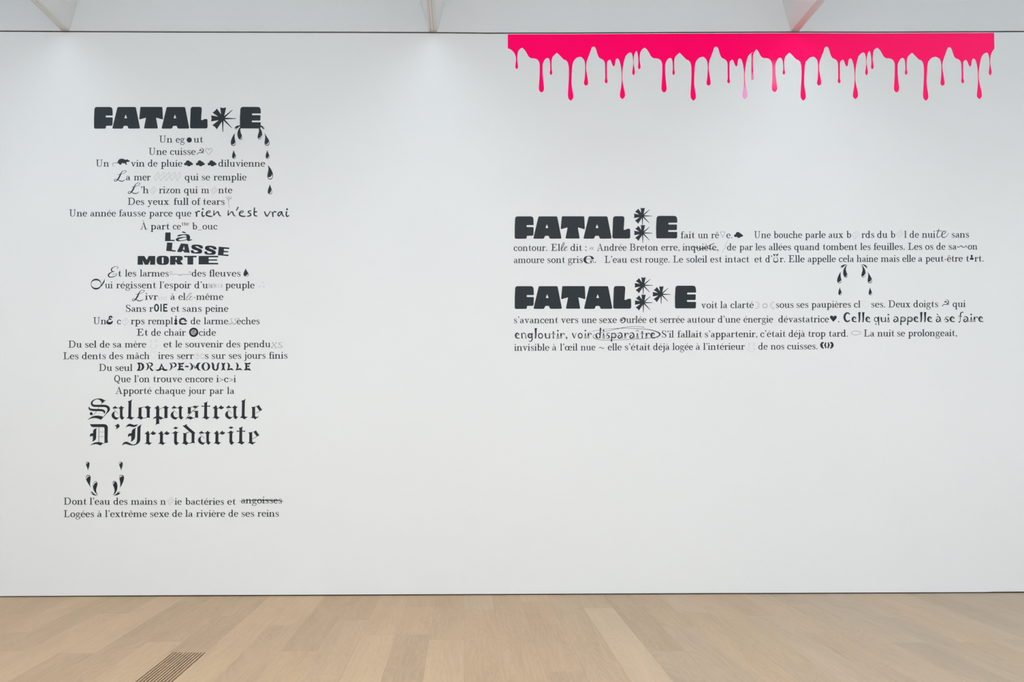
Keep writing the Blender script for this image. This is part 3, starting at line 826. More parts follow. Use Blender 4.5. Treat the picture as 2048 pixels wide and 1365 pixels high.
def at_disc():
    x, y = c6.p([(340, 1230)])[0]; r = 85 / 9.1
    circle = [(x + r * math.cos(a), y + r * math.sin(a)) for a in [2 * math.pi * i / 28 for i in range(28)]]
    def hole(cx, cy, rx, ry, a0, a1, w, n=16):
        o, i_ = [], []
        for k in range(n + 1):
            a = math.radians(a0 + (a1 - a0) * k / n)
            o.append((cx + (rx + w / 2) * math.cos(a), cy + (ry + w / 2) * math.sin(a))); i_.append((cx + (rx - w / 2) * math.cos(a), cy + (ry - w / 2) * math.sin(a)))
        return o + i_[::-1]
    return Shape().poly(circle, [hole(x, y, 4.9, 4.7, 12, -305, 1.1), hole(x - .5, y + .2, 1.9, 1.9, 15, 345, 1.0), [(x + 1.95, y - 2.1), (x + 2.75, y - 2.1), (x + 2.85, y + 1.6), (x + 4.1, y + 1.9), (x + 3.6, y + 2.7), (x + 1.95, y + 2.3)]])
def thin_ss():
    s = Shape()
    for d in (0, 78):
        c6.st(s, [(1048,985,5),(1030,975,5),(1012,992,6),(1030,1020,5),(1036,1050,6),(1015,1080,7),(985,1082,6),(972,1065,5),(985,1055,4),(1000,1070,4)], dx=d)
    return s
p1 = Crop(120, 675, 8.904); p2 = Crop(350, 675, 8.533)
def thin_xs():
    s = Shape(); p2.line(s, [(1665,95,5),(1720,175,6)]); p2.line(s, [(1730,95,4),(1645,175,5)])
    for a in ((1652,92,1682,92),(1715,92,1742,92),(1640,180,1668,180),(1705,180,1740,178)): p2.line(s, [(a[0],a[1],5),(a[2],a[3],5)])
    p2.st(s, [(1825,100,5),(1810,92,5),(1782,98,6),(1775,118,7),(1800,135,6),(1825,150,6),(1825,170,6),(1795,180,5),(1762,170,5),(1760,155,4)]); return s
def faint_ee2():
    s = Shape()
    p2.st(s, [(400,300,4),(375,285,3),(335,300,3),(328,335,3),(355,362,3),(400,350,3),(412,315,3),(395,295,3),(370,305,4),(372,325,4),(400,322,4)]); p2.line(s, [(378,278,3),(375,262,2)])
    p2.st(s, [(440,300,5),(465,282,5),(490,295,5),(502,330,3),(490,355,3),(455,350,3),(432,325,3),(445,295,4)]); p2.st(s, [(440,350,3),(470,370,3),(498,362,3)]); p2.st(s, [(345,355,3),(372,372,3),(400,362,3)]); return s
def drape():
    out = []
    def L(*polys, strokes=(), c=p1, dx=0, dy=0, hole=None):
        s = Shape()
        for i, q in enumerate(polys): c.poly(s, q, [hole] if (hole and i == 0) else (), dx=dx, dy=dy)
        for q in strokes: c.st(s, q, dx=dx, dy=dy)
        out.append(s)
    L([(1366,454),(1440,451),(1485,475),(1503,525),(1485,572),(1440,597),(1363,599),(1392,560),(1400,510),(1392,480)], hole=[(1424,467),(1452,488),(1462,525),(1450,568),(1422,586),(1430,530)])
    cres = [(1526,452),(1562,468),(1586,500),(1588,530),(1572,566),(1524,600),(1552,556),(1558,505)]
    L(cres, strokes=[[(1560,466,6),(1600,456,14),(1636,470,26),(1638,500,26),(1600,527,10)], [(1598,530,14),(1618,565,30),(1640,588,26),(1668,592,6)]])
    L([(1808,456),(1830,512),(1862,565),(1928,580),(1892,600),(1850,598),(1812,572),(1775,596),(1735,602),(1694,584),(1758,570),(1788,515)], hole=[(1812,512),(1828,556),(1812,574),(1798,556)])
    L(cres, strokes=[[(1560,466,6),(1600,456,14),(1640,475,28),(1642,512,26),(1600,537,10)]], dx=417)
    Ep = [(48,432),(100,443),(162,429),(138,466),(96,464),(98,489),(130,478),(130,516),(98,503),(96,534),(134,528),(163,571),(100,560),(36,569),(62,532),(66,478)]
    L(Ep, c=p2)
    L([(172,487),(232,487),(232,512),(172,512)], c=p2)
    L([(240,431),(285,448),(315,498),(300,545),(238,571),(270,540),(280,500),(268,462)], [(308,462),(345,548),(380,462),(362,478),(346,515),(326,478)], [(444,428),(410,465),(402,500),(410,540),(444,571),(392,562),(360,520),(360,478),(388,440)], c=p2)
    ell = lambda cx, cy, rx, ry: [(cx + rx * math.cos(2 * math.pi * k / 24), cy + ry * math.sin(2 * math.pi * k / 24)) for k in range(24)]
    L(ell(526, 500, 74, 71), c=p2, hole=ell(527, 500, 35, 62))
    L([(618,430),(655,438),(668,470),(670,530),(692,558),(714,530),(716,470),(730,440),(764,428),(747,465),(744,530),(724,566),(694,572),(655,562),(632,530),(632,468)], c=p2)
    L([(788,430),(825,446),(862,430),(843,478),(843,528),(862,571),(825,556),(787,571),(806,528),(806,478)], c=p2)
    Lp = [(883,430),(922,444),(940,480),(934,515),(918,538),(968,526),(1008,567),(950,556),(884,567),(905,520),(905,465)]
    L(Lp, c=p2); L(Lp, c=p2, dx=148); L(Ep, c=p2, dx=1137)
    return out
def hand():
    c = Crop(350, 390, 8.533); ws = [[], [], []]
    def g(i, *strokes, dots=(), dx=0):
        s = Shape()
        for q in strokes: c.st(s, [(a, b, w * 1.15) for a, b, w in q], dx=dx)
        for a, b, r in dots: c.dot(s, a, b, r, dx=dx)
        ws[i].append(s)
    g(0, [(348,285,14),(366,318,20),(370,375,20)], [(368,318,12),(392,280,16),(424,285,20)])
    g(0, [(470,285,22),(462,330,20),(475,366,20),(512,350,12)], dots=[(475,242,16)])
    E_ = [[(535,318,8),(590,302,12),(602,278,10),(572,276,14),(538,305,20),(540,345,22),(580,365,20),(640,366,14)]]
    g(0, *E_)
    N_ = [[(665,262,12),(662,355,20)], [(662,355,10),(718,292,14),(740,300,18),(752,340,18),(786,366,12)]]
    g(0, *N_)
    g(1, *N_, dx=245); g(1, [(1080,205,16),(1046,270,15)]); g(1, *E_, dx=565)
    g(1, [(1302,272,14),(1262,278,17),(1250,300,17),(1290,325,18),(1288,352,20),(1230,368,14)]); g(1, [(1357,215,16),(1352,300,20),(1356,350,20),(1405,364,14)], [(1340,290,12),(1400,290,20)])
    g(2, [(1525,283,18),(1545,330,20),(1570,364,20),(1600,325,14),(1632,275,14)]); g(2, [(1652,288,14),(1668,325,20),(1672,378,20)], [(1670,325,12),(1695,285,16),(1730,298,20)])
    g(2, [(1818,286,12),(1782,296,17),(1757,335,20),(1772,362,18),(1800,335,14),(1822,288,16),(1832,345,18),(1866,370,12)]); g(2, [(1905,280,20),(1898,340,20),(1915,368,20),(1950,350,12)], dots=[(1912,246,17)])
    return ws
def lasse():
    c = Crop(256, 460, 9.846); a, b, d = [], [], []
    def q(lst, *polys, holes=(), strokes=(), dx=0, dy=0, rnd=3):
        s = Shape()
        for i, p in enumerate(polys): c.poly(s, p, holes if i == 0 else (), dx=dx, dy=dy, rnd=rnd)
        for p in strokes: c.st(s, p, dx=dx, dy=dy)
        lst.append(s)
    q(a, [(736,52),(840,52),(838,196),(918,198),(918,221),(728,223)])
    q(a, [(1056,46,4),(1085,32,6),(1120,42,6),(1154,72,2),(1105,63,6),(1066,54,4)], strokes=[[(972,128,14),(1010,112,30),(1080,97,17),(1145,98,26),(1182,122,62),(1188,160,70),(1190,190,66),(1215,202,30),(1264,192,12)], [(1160,140,12),(1090,148,16),(1000,168,34),(965,192,48),(985,210,30),(1040,216,14),(1100,210,12),(1160,190,14)]])
    q(b, [(770,248),(876,256),(864,396),(942,405),(938,431),(752,415)])
    q(b, [(1044,268),(1180,280),(1216,453),(1104,445),(1098,421),(1062,419),(1054,441),(964,433)], holes=[[(1103,318),(1118,391),(1078,388)]])
    SS = [[(1478,358,4),(1448,342,60),(1395,315,42),(1340,307,34),(1285,325,62),(1290,350,66),(1345,375,56),(1405,400,56),(1425,428,74),(1370,452,36),(1300,450,30),(1265,428,62),(1235,408,6)]]
    q(b, strokes=SS); q(b, strokes=SS, dx=268, dy=23)
    q(b, [(1787,332),(1995,351),(1992,379),(1890,373),(1887,414),(1978,421),(1976,443),(1883,442),(1879,483),(1981,491),(1976,519),(1770,500)], rnd=5)
    q(d, [(192,515),(322,515),(370,592),(408,515),(538,515),(534,688),(431,688),(440,602),(396,688),(330,688),(287,602),(299,688),(188,688)])
    q(d, [(562,513,80),(808,513,80),(808,690,80),(562,690,80)], holes=[rnd_poly([(668,540,14),(700,540,14),(700,663,14),(668,663,14)])])
    q(d, [(830,515,3),(1000,513,60),(1078,520,50),(1078,596,40),(1032,610,6),(1087,684,3),(975,684,3),(936,622,3),(932,688,3),(826,688,3)], holes=[rnd_poly([(936,545,3),(963,545,8),(963,592,8),(936,592,3)])])
    q(d, [(1104,512),(1353,512),(1350,541),(1286,542),(1284,685),(1172,685),(1171,542),(1104,541)], rnd=5)
    q(d, [(1392,515),(1778,512),(1776,542),(1590,542),(1588,582),(1758,582),(1756,608),(1590,608),(1590,650),(1776,652),(1775,681),(1390,682)], rnd=5)
    return a, b, d
LA, LB, LD = lasse()
def script_E():
    s = Shape(); c5.st(s, [(578,80,5),(598,62,9),(596,40,8),(566,28,7),(520,42,10),(486,72,18),(482,104,20),(510,124,13),(545,122,5)]); c5.st(s, [(530,122,6),(478,138,14),(435,172,24),(428,206,22),(462,225,16),(520,218,13),(565,192,10),(578,168,8),(555,160,6),(520,172,6),(492,196,4)]); return s
def script_O():
    s = Shape(); pts = [(202 + 92 * math.cos(a), 352 + 84 * math.sin(a), 9 + 21 * abs(math.sin(a)) ** 2) for a in [2 * math.pi * i / 30 for i in range(30)]]
    s.ribbon(c5.w(pts), True); c5.st(s, [(285,400,6),(308,368,18),(335,325,22),(352,290,14),(358,256,3)]); return s

# ------------------------------------------------------------------ left poem
def line(label, base, *items, group='lines of the left poem'):
    lst = []
    for it in items:
        if len(it) == 3 and isinstance(it[1], (int, float)): lst.append(('word', word(it[0], it[1], it[2], base)))
        else: lst.append(it)
    return decal_group('text_line', label, 'lettering', lst, group)
def bl(x0, y0, x1, y1): return lambda x: y0 + (y1 - y0) * (x - x0) / (x1 - x0)

blob = Shape().poly([(378.5 + (5.6 if k % 2 else 4.9) * math.cos(2 * math.pi * k / 20), 280.1 + (5.6 if k % 2 else 4.9) * math.sin(2 * math.pi * k / 20)) for k in range(20)])
line('black serif line reading Un egout, its o a solid blob', 285.5, ('Un', 318.6, 344.7), ('eg', 351.6, 369.5), ('blob_mark', blob), ('ut', 387.4, 406))
line('black serif line reading Une cuisse, ending in a sickle and an outlined heart', 309.9, ('Une', 297.6, 333.7), ('cuisse', 340, 391.3), ('sickle_mark', hammer(400.6, 302.9)), ('heart_mark', heart(411.1, 424.2, 297.2, 310, .55)))
line('black serif line with a rat and three clouds, ending in diluvienne', 333.5, ('Un', 192, 217.9), ('rat_mark', rat()), ('vin', 261.6, 289.2), ('de', 295.8, 315.2), ('pluie', 322, 365),
     ('cloud_mark', cloud(377.1, 327.1)), ('cloud_mark', cloud(400.7, 327.1)), ('cloud_mark', cloud(424.2, 327.1)), ('diluvienne', 436.9, 530.4))
line('serif line starting with a script L, with five thin diamonds in the middle', 361.0, ('script_letter', script_L(228.3, 252.5, 341, 363.3)), ('a', 252, 261), ('mer', 267.9, 301.3), ('diamond_marks', diamonds(), M_GRY), ('qui', 369.6, 397.1), ('se', 403.7, 420.4), ('remplie', 427.2, 493.2))
line('serif line reading L’h rizon qui m nte with two faint dice for its vowels', 386.8, ('script_letter', script_L(256, 280.2, 365.8, 388)), ('’h', 282, 297.2), ('dice_mark', dice(299.8, 313.5, 373.5, 388.5), M_GRY), ('rizon', 318, 361.2), ('qui', 368, 395.5), ('m', 402.6, 418.2), ('dice_mark', dice(421, 435.5, 373.2, 388.6, 1), M_GRY), ('nte', 436.7, 464.7))
line('serif line reading Des yeux full of tears with a little whirlwind', 409.9, ('Des', 255.7, 288.2), ('yeux', 295.2, 338), ('full', 347.4, 377.3), ('of', 383.6, 401.2), ('tears', 406.3, 449.2), ('whirlwind_mark', tornado()))
hw_ = hand()
line('serif line ending in brushed handwriting rien n’est vrai', 433.2, ('Une', 138.5, 174.3), ('année', 180.9, 232.1), ('fausse', 238.1, 291.9), ('parce', 298.6, 345.3), ('que', 351.8, 382.7), *[('handwritten_word', add_all(*w)) for w in hw_])
line('serif line reading À part ce b_ouc with small raised letters', 459.4, ('À', 280.8, 294.7), ('part', 301.4, 339.1), ('ce', 345.7, 362.2), ('raised_word', word('tte', 363.5, 377.6, 451.6, .58)), ('b', 384.8, 394.1), ('_', 395.6, 403.5), ('ouc', 405, 434.7))
decal_group('text_line', 'wide heavy black lettering reading Là, top of the three squat words', 'lettering', [('letter', s) for s in LA], 'squat heavy words')
decal_group('text_line', 'wide heavy black word LASSE sloping down to the right', 'lettering', [('letter', s) for s in LB], 'squat heavy words')
decal_group('text_line', 'wide heavy black word MORTE, lowest of the three squat words', 'lettering', [('letter', s) for s in LD], 'squat heavy words')
drop = cp(tear(3, bbmap((1676.7, 1683.3, 574.6, 591.0), (487, 497.3, 537, 553.4))), ident)
line('serif line reading Et les larmes des fleuves with a curling thread and a drop', 553.5, ('script_letter', script_E()), ('t', 236.5, 242.9), ('les', 250, 272.3), ('larmes', 279.7, 337.4), ('thread_mark', squig()), ('des', 383.5, 411.4), ('fleuves', 418.4, 481.1), ('drop_mark', drop))
line('serif line starting with an open script Q, ending in peuple and three faint sparks', 577.0, ('script_letter', script_O()), ('ui', 210.1, 225.3), ('régissent', 232.6, 312), ('l’espoir', 318.9, 382.2), ('d’u', 389, 415.8), ('thin_letters', thin_ne()), ('peuple', 450.9, 509.4), ('spark_marks', add_all(spark(525.3, 565.3), spark(518.9, 573.7), spark(527.7, 573.7)), M_GRY))
line('serif line reading Livrée à elle-même with thin and faint letters in it', 600.2, ('script_letter', script_L(264.3, 288.8, 580.3, 602.8)), ('ivr', 290.3, 315.8), ('faint_letters', faint_ee(), M_GRY), ('à', 341.2, 350.2), ('el', 356.9, 371.1), ('thin_letters', thin_le()), ('-même', 386.8, 446.8))
line('serif line reading Sans rOIE et sans peine, capitals OIE in plain sans', 624.0, ('Sans', 251.9, 291.9), ('r', 298.8, 306.5), ('sans_letters', oie()), ('et', 342, 358.9), ('sans', 365.4, 403.1), ('peine', 410.2, 456.9))
line('serif line reading Une c rps remplie de larmes sèches with mixed bold letters', 649.0, ('Un', 186.7, 212.5), ('bold_letter', bold_e()), ('c', 234, 241.8), ('dice_mark', dice(244.2, 257.8, 636, 651.8), M_GRY), ('rps', 261.8, 289), ('rempl', 295.8, 346), ('bottle_letter', bottle_i()), ('cloud_letter', cloud_e()), ('de', 381.5, 401), ('larme', 407.7, 456.6), ('thin_letters', thin_ss()), ('èches', 473.6, 519.1))
line('serif line reading Et de chair, then cide after a black disc with an at sign', 671.9, ('Et', 273.5, 296), ('de', 302.4, 322), ('chair', 328.5, 371.5), ('disc_mark', at_disc()), ('cide', 397.8, 432))
line('serif line reading Du sel de sa mère with a faint cross-eyed face', bl(137, 695.8, 547, 695.0), ('Du', 137, 163.4), ('sel', 170.3, 193.1), ('de', 199.7, 219.5), ('sa', 225.8, 243.4), ('mère', 249.7, 292.5), ('face_mark', face(298.8, 315, 678.6, 699.2), M_GRY), ('et', 327.2, 344), ('le', 350.6, 364.4), ('souvenir', 370.9, 446.2), ('des', 452.8, 480.4), ('pendu', 487.3, 540.9), ('thin_letters', thin_xs()))
line('widest line of the left poem, reading Les dents des mâchoires serrées', bl(127, 719, 575, 717.8), ('Les', 126.5, 157), ('dents', 164, 211.6), ('des', 218.6, 246.1), ('mâch', 252.8, 299), ('faint_heart', heart(300.5, 315.5, 703, 718.8, .16), M_GRY), ('ires', 316.2, 347.2), ('serr', 354.1, 387.7), ('faint_letters', faint_ee2(), M_GRY), ('s', 410, 417.1), ('sur', 423.6, 451), ('ses', 457.8, 482.5), ('jours', 488.3, 531.1), ('finis', 538, 575.1))
line('line reading Du seul DRAPE-MOUILLE in flaring black capitals', 742.4, ('Du', 198, 224), ('seul', 231, 265), *[('flared_letter', s) for s in drape()])
line('serif line reading Que l’on trouve encore i>c>i', 764.9, ('Que', 228.4, 261.6), ('l’on', 268.5, 299), ('trouve', 306.4, 364.2), ('encore', 370.7, 426.3), ('i>c>i', 432.6, 472.2))
line('serif line reading Apporté chaque jour par la, above the gothic lines', 788.5, ('Apporté', 231, 303.4), ('chaque', 310, 371), ('jour', 376.7, 411.7), ('par', 418.9, 446.8), ('la', 454, 468.8))

# gothic lines
def gothic():
    b1 = Crop(170, 790, 12.19); b2 = Crop(290, 790, 12.19); b3 = Crop(410, 790, 12.19)
    def mk(c, polys=(), strokes=(), lines=(), dots=(), dx=0, dy=0, holes=()):
        s = Shape()
        for i, p in enumerate(polys): c.poly(s, p, holes if i == 0 else (), dx=dx, dy=dy)
        for p in strokes: c.st(s, p, dx=dx, dy=dy)
        for p in lines: c.line(s, p, dx=dx, dy=dy)
        for p in dots: c.dot(s, *p, dx=dx, dy=dy)
        return s
    S_ = mk(b1, [[(300,97),(345,90),(400,95),(450,118),(474,138),(524,120),(480,160),(420,208),(396,170),(360,132)],
                 [(60,617),(110,570),(180,530),(260,511),(330,510),(400,522),(455,545),(390,614),(340,590),(280,573),(220,568),(150,578)]],
            [[(400,120,30),(340,103,24),(270,108,18),(205,142,28),(165,190,40),(172,238,50),(215,268,52),(300,272,52),(400,273,54),(490,275,54),(550,300,62),(578,345,62),(565,395,48),(530,445,24),(480,505,14),(448,545,10)],
             [(114,284,4),(100,315,24),(115,348,44),(170,368,52),(260,374,54),(350,374,52),(420,382,52),(468,408,50),(474,440,28),(462,470,4)],
             [(285,398,7),(240,460,8),(205,490,8),(170,495,10)]],
            [[(418,205,12),(390,245,9)], [(340,300,9),(318,345,9)]], [(152,462,37)])
    A_ = dict(polys=[[(885,268),(918,303),(958,306),(918,346),(914,440),(916,510),(930,545),(972,550),(938,580),(910,613),(875,592),(856,560),(852,500),(852,350),(815,322),(850,303)],
                     [(740,268),(758,298),(785,312),(822,318),(800,328),(735,342),(700,334),(666,320),(705,300)],
                     [(748,400),(722,428),(714,480),(730,530),(770,556),(832,555),(800,585),(768,613),(705,592),(660,550),(645,500),(662,450),(700,415)]],
              lines=[[(676,325,9),(808,462,7)], [(815,558,9),(858,540,7)]])
    L_ = [[(1040,160),(1090,148),(1162,110),(1140,140),(1133,170),(1125,525),(1145,548),(1207,550),(1165,580),(1125,616),(1090,592),(1050,575),(1003,582),(1030,558),(1055,530),(1062,200),(1056,175)]]
    O_ = mk(b1, [[(1290,320),(1400,300),(1448,293),(1448,303),(1380,322),(1378,520),(1405,548),(1432,566),(1400,585),(1362,611),(1325,582),(1292,570),(1248,574),(1285,553),(1303,530),(1308,345),(1303,325)],
                 [(1446,297),(1500,280),(1531,264),(1560,290),(1612,306),(1592,325),(1580,348),(1578,530),(1585,562),(1520,560),(1430,578),(1428,568),(1505,548),(1505,352),(1475,325)]])
    P_ = mk(b2, [[(310,262),(338,285),(348,330),(346,690),(358,708),(300,715),(247,742),(264,715),(271,685),(273,352),(250,335),(226,322),(270,300)],
                 [(510,262),(545,297),(592,308),(560,325),(549,348),(548,535),(556,566),(472,560),(476,345),(455,322),(428,316),(470,290)],
                 [(196,607),(208,560),(240,540),(290,525),(350,522),(405,545),(450,572),(415,588),(385,609),(345,588),(290,572),(225,578)]],
            lines=[[(350,362,12),(445,302,9)], [(435,576,12),(550,562,9)]])
    s_ = mk(b2, [[(1035,300),(1120,304),(1117,430),(1095,462),(1030,463),(1045,440),(1045,325)], [(1110,296),(1165,290),(1222,262),(1252,282),(1312,264),(1288,298),(1240,325),(1210,328),(1165,302),(1110,306)],
                 [(1180,400),(1215,393),(1300,393),(1291,425),(1296,563),(1222,558),(1220,415),(1188,415)], [(985,610),(1012,568),(1045,545),(1095,528),(1135,538),(1175,562),(1222,560),(1222,566),(1170,576),(1110,609),(1075,588),(1030,572)]],
            lines=[[(1308,268,10),(1100,455,16),(992,600,8)]])
    T_ = dict(polys=[[(1430,202),(1480,187),(1533,156),(1518,185),(1515,225),(1513,520),(1535,545),(1588,543),(1545,578),(1502,610),(1465,583),(1425,570),(1376,573),(1415,553),(1440,530),(1447,228)],
                     [(1380,256),(1400,268),(1560,268),(1585,254),(1582,303),(1560,291),(1400,291),(1380,303)]])
    R_ = dict(polys=[[(262,254),(288,280),(301,335),(298,515),(322,543),(372,544),(330,572),(295,604),(255,578),(215,568),(166,578),(205,553),(225,530),(228,350),(210,332),(180,321),(225,295)],
                     [(395,254),(410,282),(432,296),(468,298),(448,330),(415,352),(380,353),(345,330),(330,320)]], lines=[[(300,352,12),(350,305,14)]])
    E_ = dict(polys=[[(1126,303),(1185,296),(1222,288),(1220,515),(1240,542),(1322,530),(1265,568),(1225,602),(1185,575),(1145,565),(1098,572),(1130,553),(1148,530),(1150,335)],
                     [(1250,285),(1285,270),(1312,246),(1350,310),(1397,368),(1335,402),(1295,345)]], lines=[[(1218,296,12),(1260,284,9)], [(1222,464,8),(1340,395,12)]])
    D_ = mk(b1, [[(120,712),(160,718),(460,717),(515,728),(548,760),(558,810),(552,1090),(560,1170),(520,1175),(475,1180),(476,825),(470,798),(445,791),(190,790),(150,775)],
                 [(120,1242),(170,1198),(240,1165),(330,1152),(400,1165),(445,1184),(500,1168),(500,1178),(420,1202),(375,1242),(330,1218),(270,1205),(190,1215)],
                 [(292,815),(278,850),(272,1050),(262,1092),(225,1125),(172,1150),(190,1110),(192,1010),(150,1008),(125,1032),(117,995),(132,955),(165,942),(196,940),(200,875),(225,838)]],
            lines=[[(338,790,11),(335,1160,11)]], strokes=[[(345,903,6),(410,912,6),(478,903,6)], [(342,1030,6),(408,1022,6),(478,1030,6)]])
    Q_ = mk(b1, [[(800,707),(830,730),(846,762),(835,792),(800,818),(738,847),(765,815),(768,790),(750,770),(718,755),(765,738)]])
    I_ = mk(b1, [[(988,803),(1025,745),(1060,718),(1100,708),(1150,722),(1200,740),(1295,720),(1255,765),(1215,788),(1160,788),(1090,770),(1040,775)],
                 [(1384,720),(1364,760),(1354,810),(1348,1110),(1325,1165),(1280,1205),(1210,1235),(1140,1240),(1060,1222),(1000,1202),(950,1208),(903,1242),(925,1185),(960,1155),(1015,1143),(1075,1168),(1130,1205),(1185,1218),(1235,1195),(1262,1150),(1270,1090),(1280,790),(1325,755)],
                 [(1245,806),(1228,850),(1222,1035),(1205,1085),(1165,1122),(1108,1150),(1128,1110),(1130,1008),(1085,1005),(1052,1035),(1046,990),(1062,955),(1095,940),(1135,938),(1142,880),(1180,835)]])
    i_ = dict(polys=[[(745,777),(772,796),(810,799),(785,828),(745,842),(712,826),(676,816),(715,800)],
                     [(745,881),(775,908),(828,914),(795,930),(780,952),(776,1110),(786,1150),(800,1166),(840,1170),(800,1200),(768,1234),(728,1210),(708,1160),(710,955),(690,942),(636,945),(700,915)]])
    d_ = mk(b2, [[(912,756),(960,748),(1018,715),(1022,755),(1100,825),(1227,930),(1208,955),(1204,1140),(1220,1182),(1160,1178),(1065,1196),(1062,1186),(1135,1160),(1136,945),(1060,880)],
                 [(922,935),(985,938),(1080,898),(1086,910),(1012,948),(1005,1125),(1035,1160),(1070,1184),(1035,1205),(1002,1232),(965,1205),(930,1193),(882,1198),(915,1178),(935,1150),(938,965)]])
    row1 = [S_, mk(b1, **A_), mk(b1, L_), O_, P_, mk(b2, dx=-23, dy=-3, **A_), s_, mk(b2, **T_), mk(b3, **R_), mk(b3, dx=-157, dy=-13, **A_), mk(b3, L_, dx=-160, dy=-12), mk(b3, **E_)]
    row2 = [D_, Q_, I_, mk(b2, dx=-194, dy=627, **R_), mk(b2, dx=138, dy=627, **R_), mk(b2, **i_), d_, mk(b2, dx=643, dy=610, **A_), mk(b3, dx=28, dy=620, **R_), mk(b3, dx=-113, dy=-8, **i_), mk(b3, dx=-607, dy=610, **T_), mk(b3, dx=-70, dy=620, **E_)]
    return row1, row2
g1_, g2_ = gothic()
decal_group('text_line', 'large black gothic line reading Salopastrale, upper of the two gothic lines', 'lettering', [('gothic_letter', s) for s in g1_], 'gothic lines')
decal_group('text_line', 'large black gothic line reading D’Irridarite, lower of the two gothic lines', 'lettering', [('gothic_letter', s) for s in g2_], 'gothic lines')
q1 = Crop(340, 990, 8.533)
stk = Shape(); q1.st(stk, [(1180,116,3),(1240,106,9),(1400,98,12),(1600,96,15),(1800,100,14),(1900,106,10),(1942,117,3)])
line('serif line reading Dont l’eau des mains, ending in a struck-out word', bl(127, 1010.0, 480, 1010.3), ('Dont', 127.6, 173.1), ('l’eau', 179.5, 219.9), ('des', 227, 255), ('mains', 262, 314.1), ('n', 320.8, 331.5), ('dice_mark', dice(334.3, 348, 994.3, 1011.1, 1), M_GRY), ('ie', 349.4, 363.5), ('bactéries', 370.7, 447.9), ('et', 454.6, 471.4), ('struck_word', word('angoisses', 482.4, 563.9, 1007.6)), ('strike_line', stk), group='last lines of the left poem')
line('lowest serif line of the wall, reading Logées à l’extrême sexe', bl(127, 1035.1, 557, 1034.0), ('Logées', 127.6, 188.1), ('à', 194.7, 203.9), ('l’extrême', 210.2, 294.1), ('sexe', 300.3, 338), ('de', 344.5, 364.5), ('la', 370.7, 385.9), ('rivière', 392.5, 450.5), ('de', 457, 476.6), ('ses', 483.2, 508.3), ('reins', 515, 557.8), group='last lines of the left poem')

# ------------------------------------------------------------------ right-hand text
r5 = Crop(1340, 450, 9.309); r6 = Crop(1540, 450, 9.309); r7 = Crop(1750, 450, 8.904); rA = Crop(1020, 480, 9.309); rB = Crop(1480, 590, 9.752); rC = Crop(1230, 590, 9.752)
def te():
    s = Shape(); r7.st(s, [(1143,72,10),(1122,120,13),(1104,180,14),(1106,215,14),(1132,222,11),(1172,192,6)]); r7.line(s, [(1088,106,10),(1195,110,9)])
    r7.st(s, [(1186,180,8),(1232,160,10),(1258,128,12),(1240,110,10),(1208,126,14),(1188,175,17),(1196,215,15),(1232,226,12),(1275,200,8),(1312,145,5)]); return s
def le():
    s = Shape(); rA.st(s, [(950,190,6),(985,130,12),(1006,70,12),(998,50,8),(972,95,12),(955,160,16),(962,200,14),(988,198,8),(1008,170,6)])
    rA.st(s, [(1004,172,6),(1035,158,9),(1058,135,11),(1042,122,8),(1018,148,13),(1012,185,14),(1032,204,9),(1072,180,4)]); return s
line('right-hand line reading fait un rêve then Une bouche parle, ending sans', bl(1361, 477.0, 1938, 475.6), ('fait', 1361.5, 1389.5), ('un', 1396, 1416.1), ('rê', 1422.5, 1438.1), ('triangle_mark', outline([(1440.4, 464.2), (1450.2, 464.2), (1445.4, 476)], .5)), ('e.', 1452.6, 1464.5), ('cloud_mark', cloud(1477, 470.4)),
     ('Une', 1508.3, 1541.6), ('bouche', 1547.5, 1604.3), ('parle', 1610.4, 1651.3), ('aux', 1657.3, 1686.4), ('b', 1693, 1702.2), ('dice_mark', dice(1704.4, 1718.6, 462.7, 479.1), M_GRY), ('rds', 1723, 1748.3), ('du', 1754.3, 1774.6), ('b', 1781.2, 1790.2), ('dice_mark', dice(1793, 1807.2, 459.9, 476.8, 1, .34), M_GRY), ('l', 1808.6, 1813), ('de', 1819.3, 1837.8), ('nui', 1844, 1870.5), ('script_letters', te()), ('sans', 1903.5, 1937.9), group='lines of the right-hand text')
sq = Shape(); r5.st(sq, [(1092,268,3),(1062,310,3),(1050,350,3),(1018,382,3),(1042,410,3),(1020,440,3),(988,470,3),(985,515,3)])
st2 = Shape(); r5.st(st2, [(352,408,4),(450,416,10),(560,438,12),(660,436,12),(780,450,9),(860,466,7),(922,482,3)]); r5.st(st2, [(515,498,6),(600,440,8),(700,395,6),(770,368,12),(832,340,8)])
sm = Shape(); r7.st(sm, [(1468,376,8),(1478,402,13),(1505,392,10),(1530,372,13),(1560,396,13),(1590,402,10),(1615,376,12),(1634,388,10),(1640,420,7)])
line('right-hand line reading contour, with a struck-out word and quand tombent les feuilles', bl(1027, 502.4, 1955, 499.5), ('contour.', 1027.3, 1094.4), ('El', 1101.9, 1120.5), ('script_letters', le()), ('dit', 1140.9, 1164.1), (':', 1170.7, 1173.1), ('«', 1179.5, 1187.7), ('Andrée', 1194, 1253.2), ('Breton', 1259.3, 1315.9), ('erre,', 1322.4, 1358.9), ('inquiète,', 1365, 1436.2), ('strike_line', st2), ('thread_mark', sq),
     ('de', 1454, 1472.4), ('par', 1478.9, 1505.6), ('les', 1510.8, 1531.3), ('allées', 1537.7, 1582), ('quand', 1588.6, 1639), ('tombent', 1645.8, 1714.2), ('les', 1720.5, 1741.2), ('feuilles.', 1747.3, 1809.3), ('Les', 1816, 1844.2), ('os', 1850.3, 1866.3), ('de', 1872.8, 1890.8), ('sa', 1897.4, 1913.3), ('wave_mark', sm), ('on', 1935.9, 1954.6), group='lines of the right-hand text')
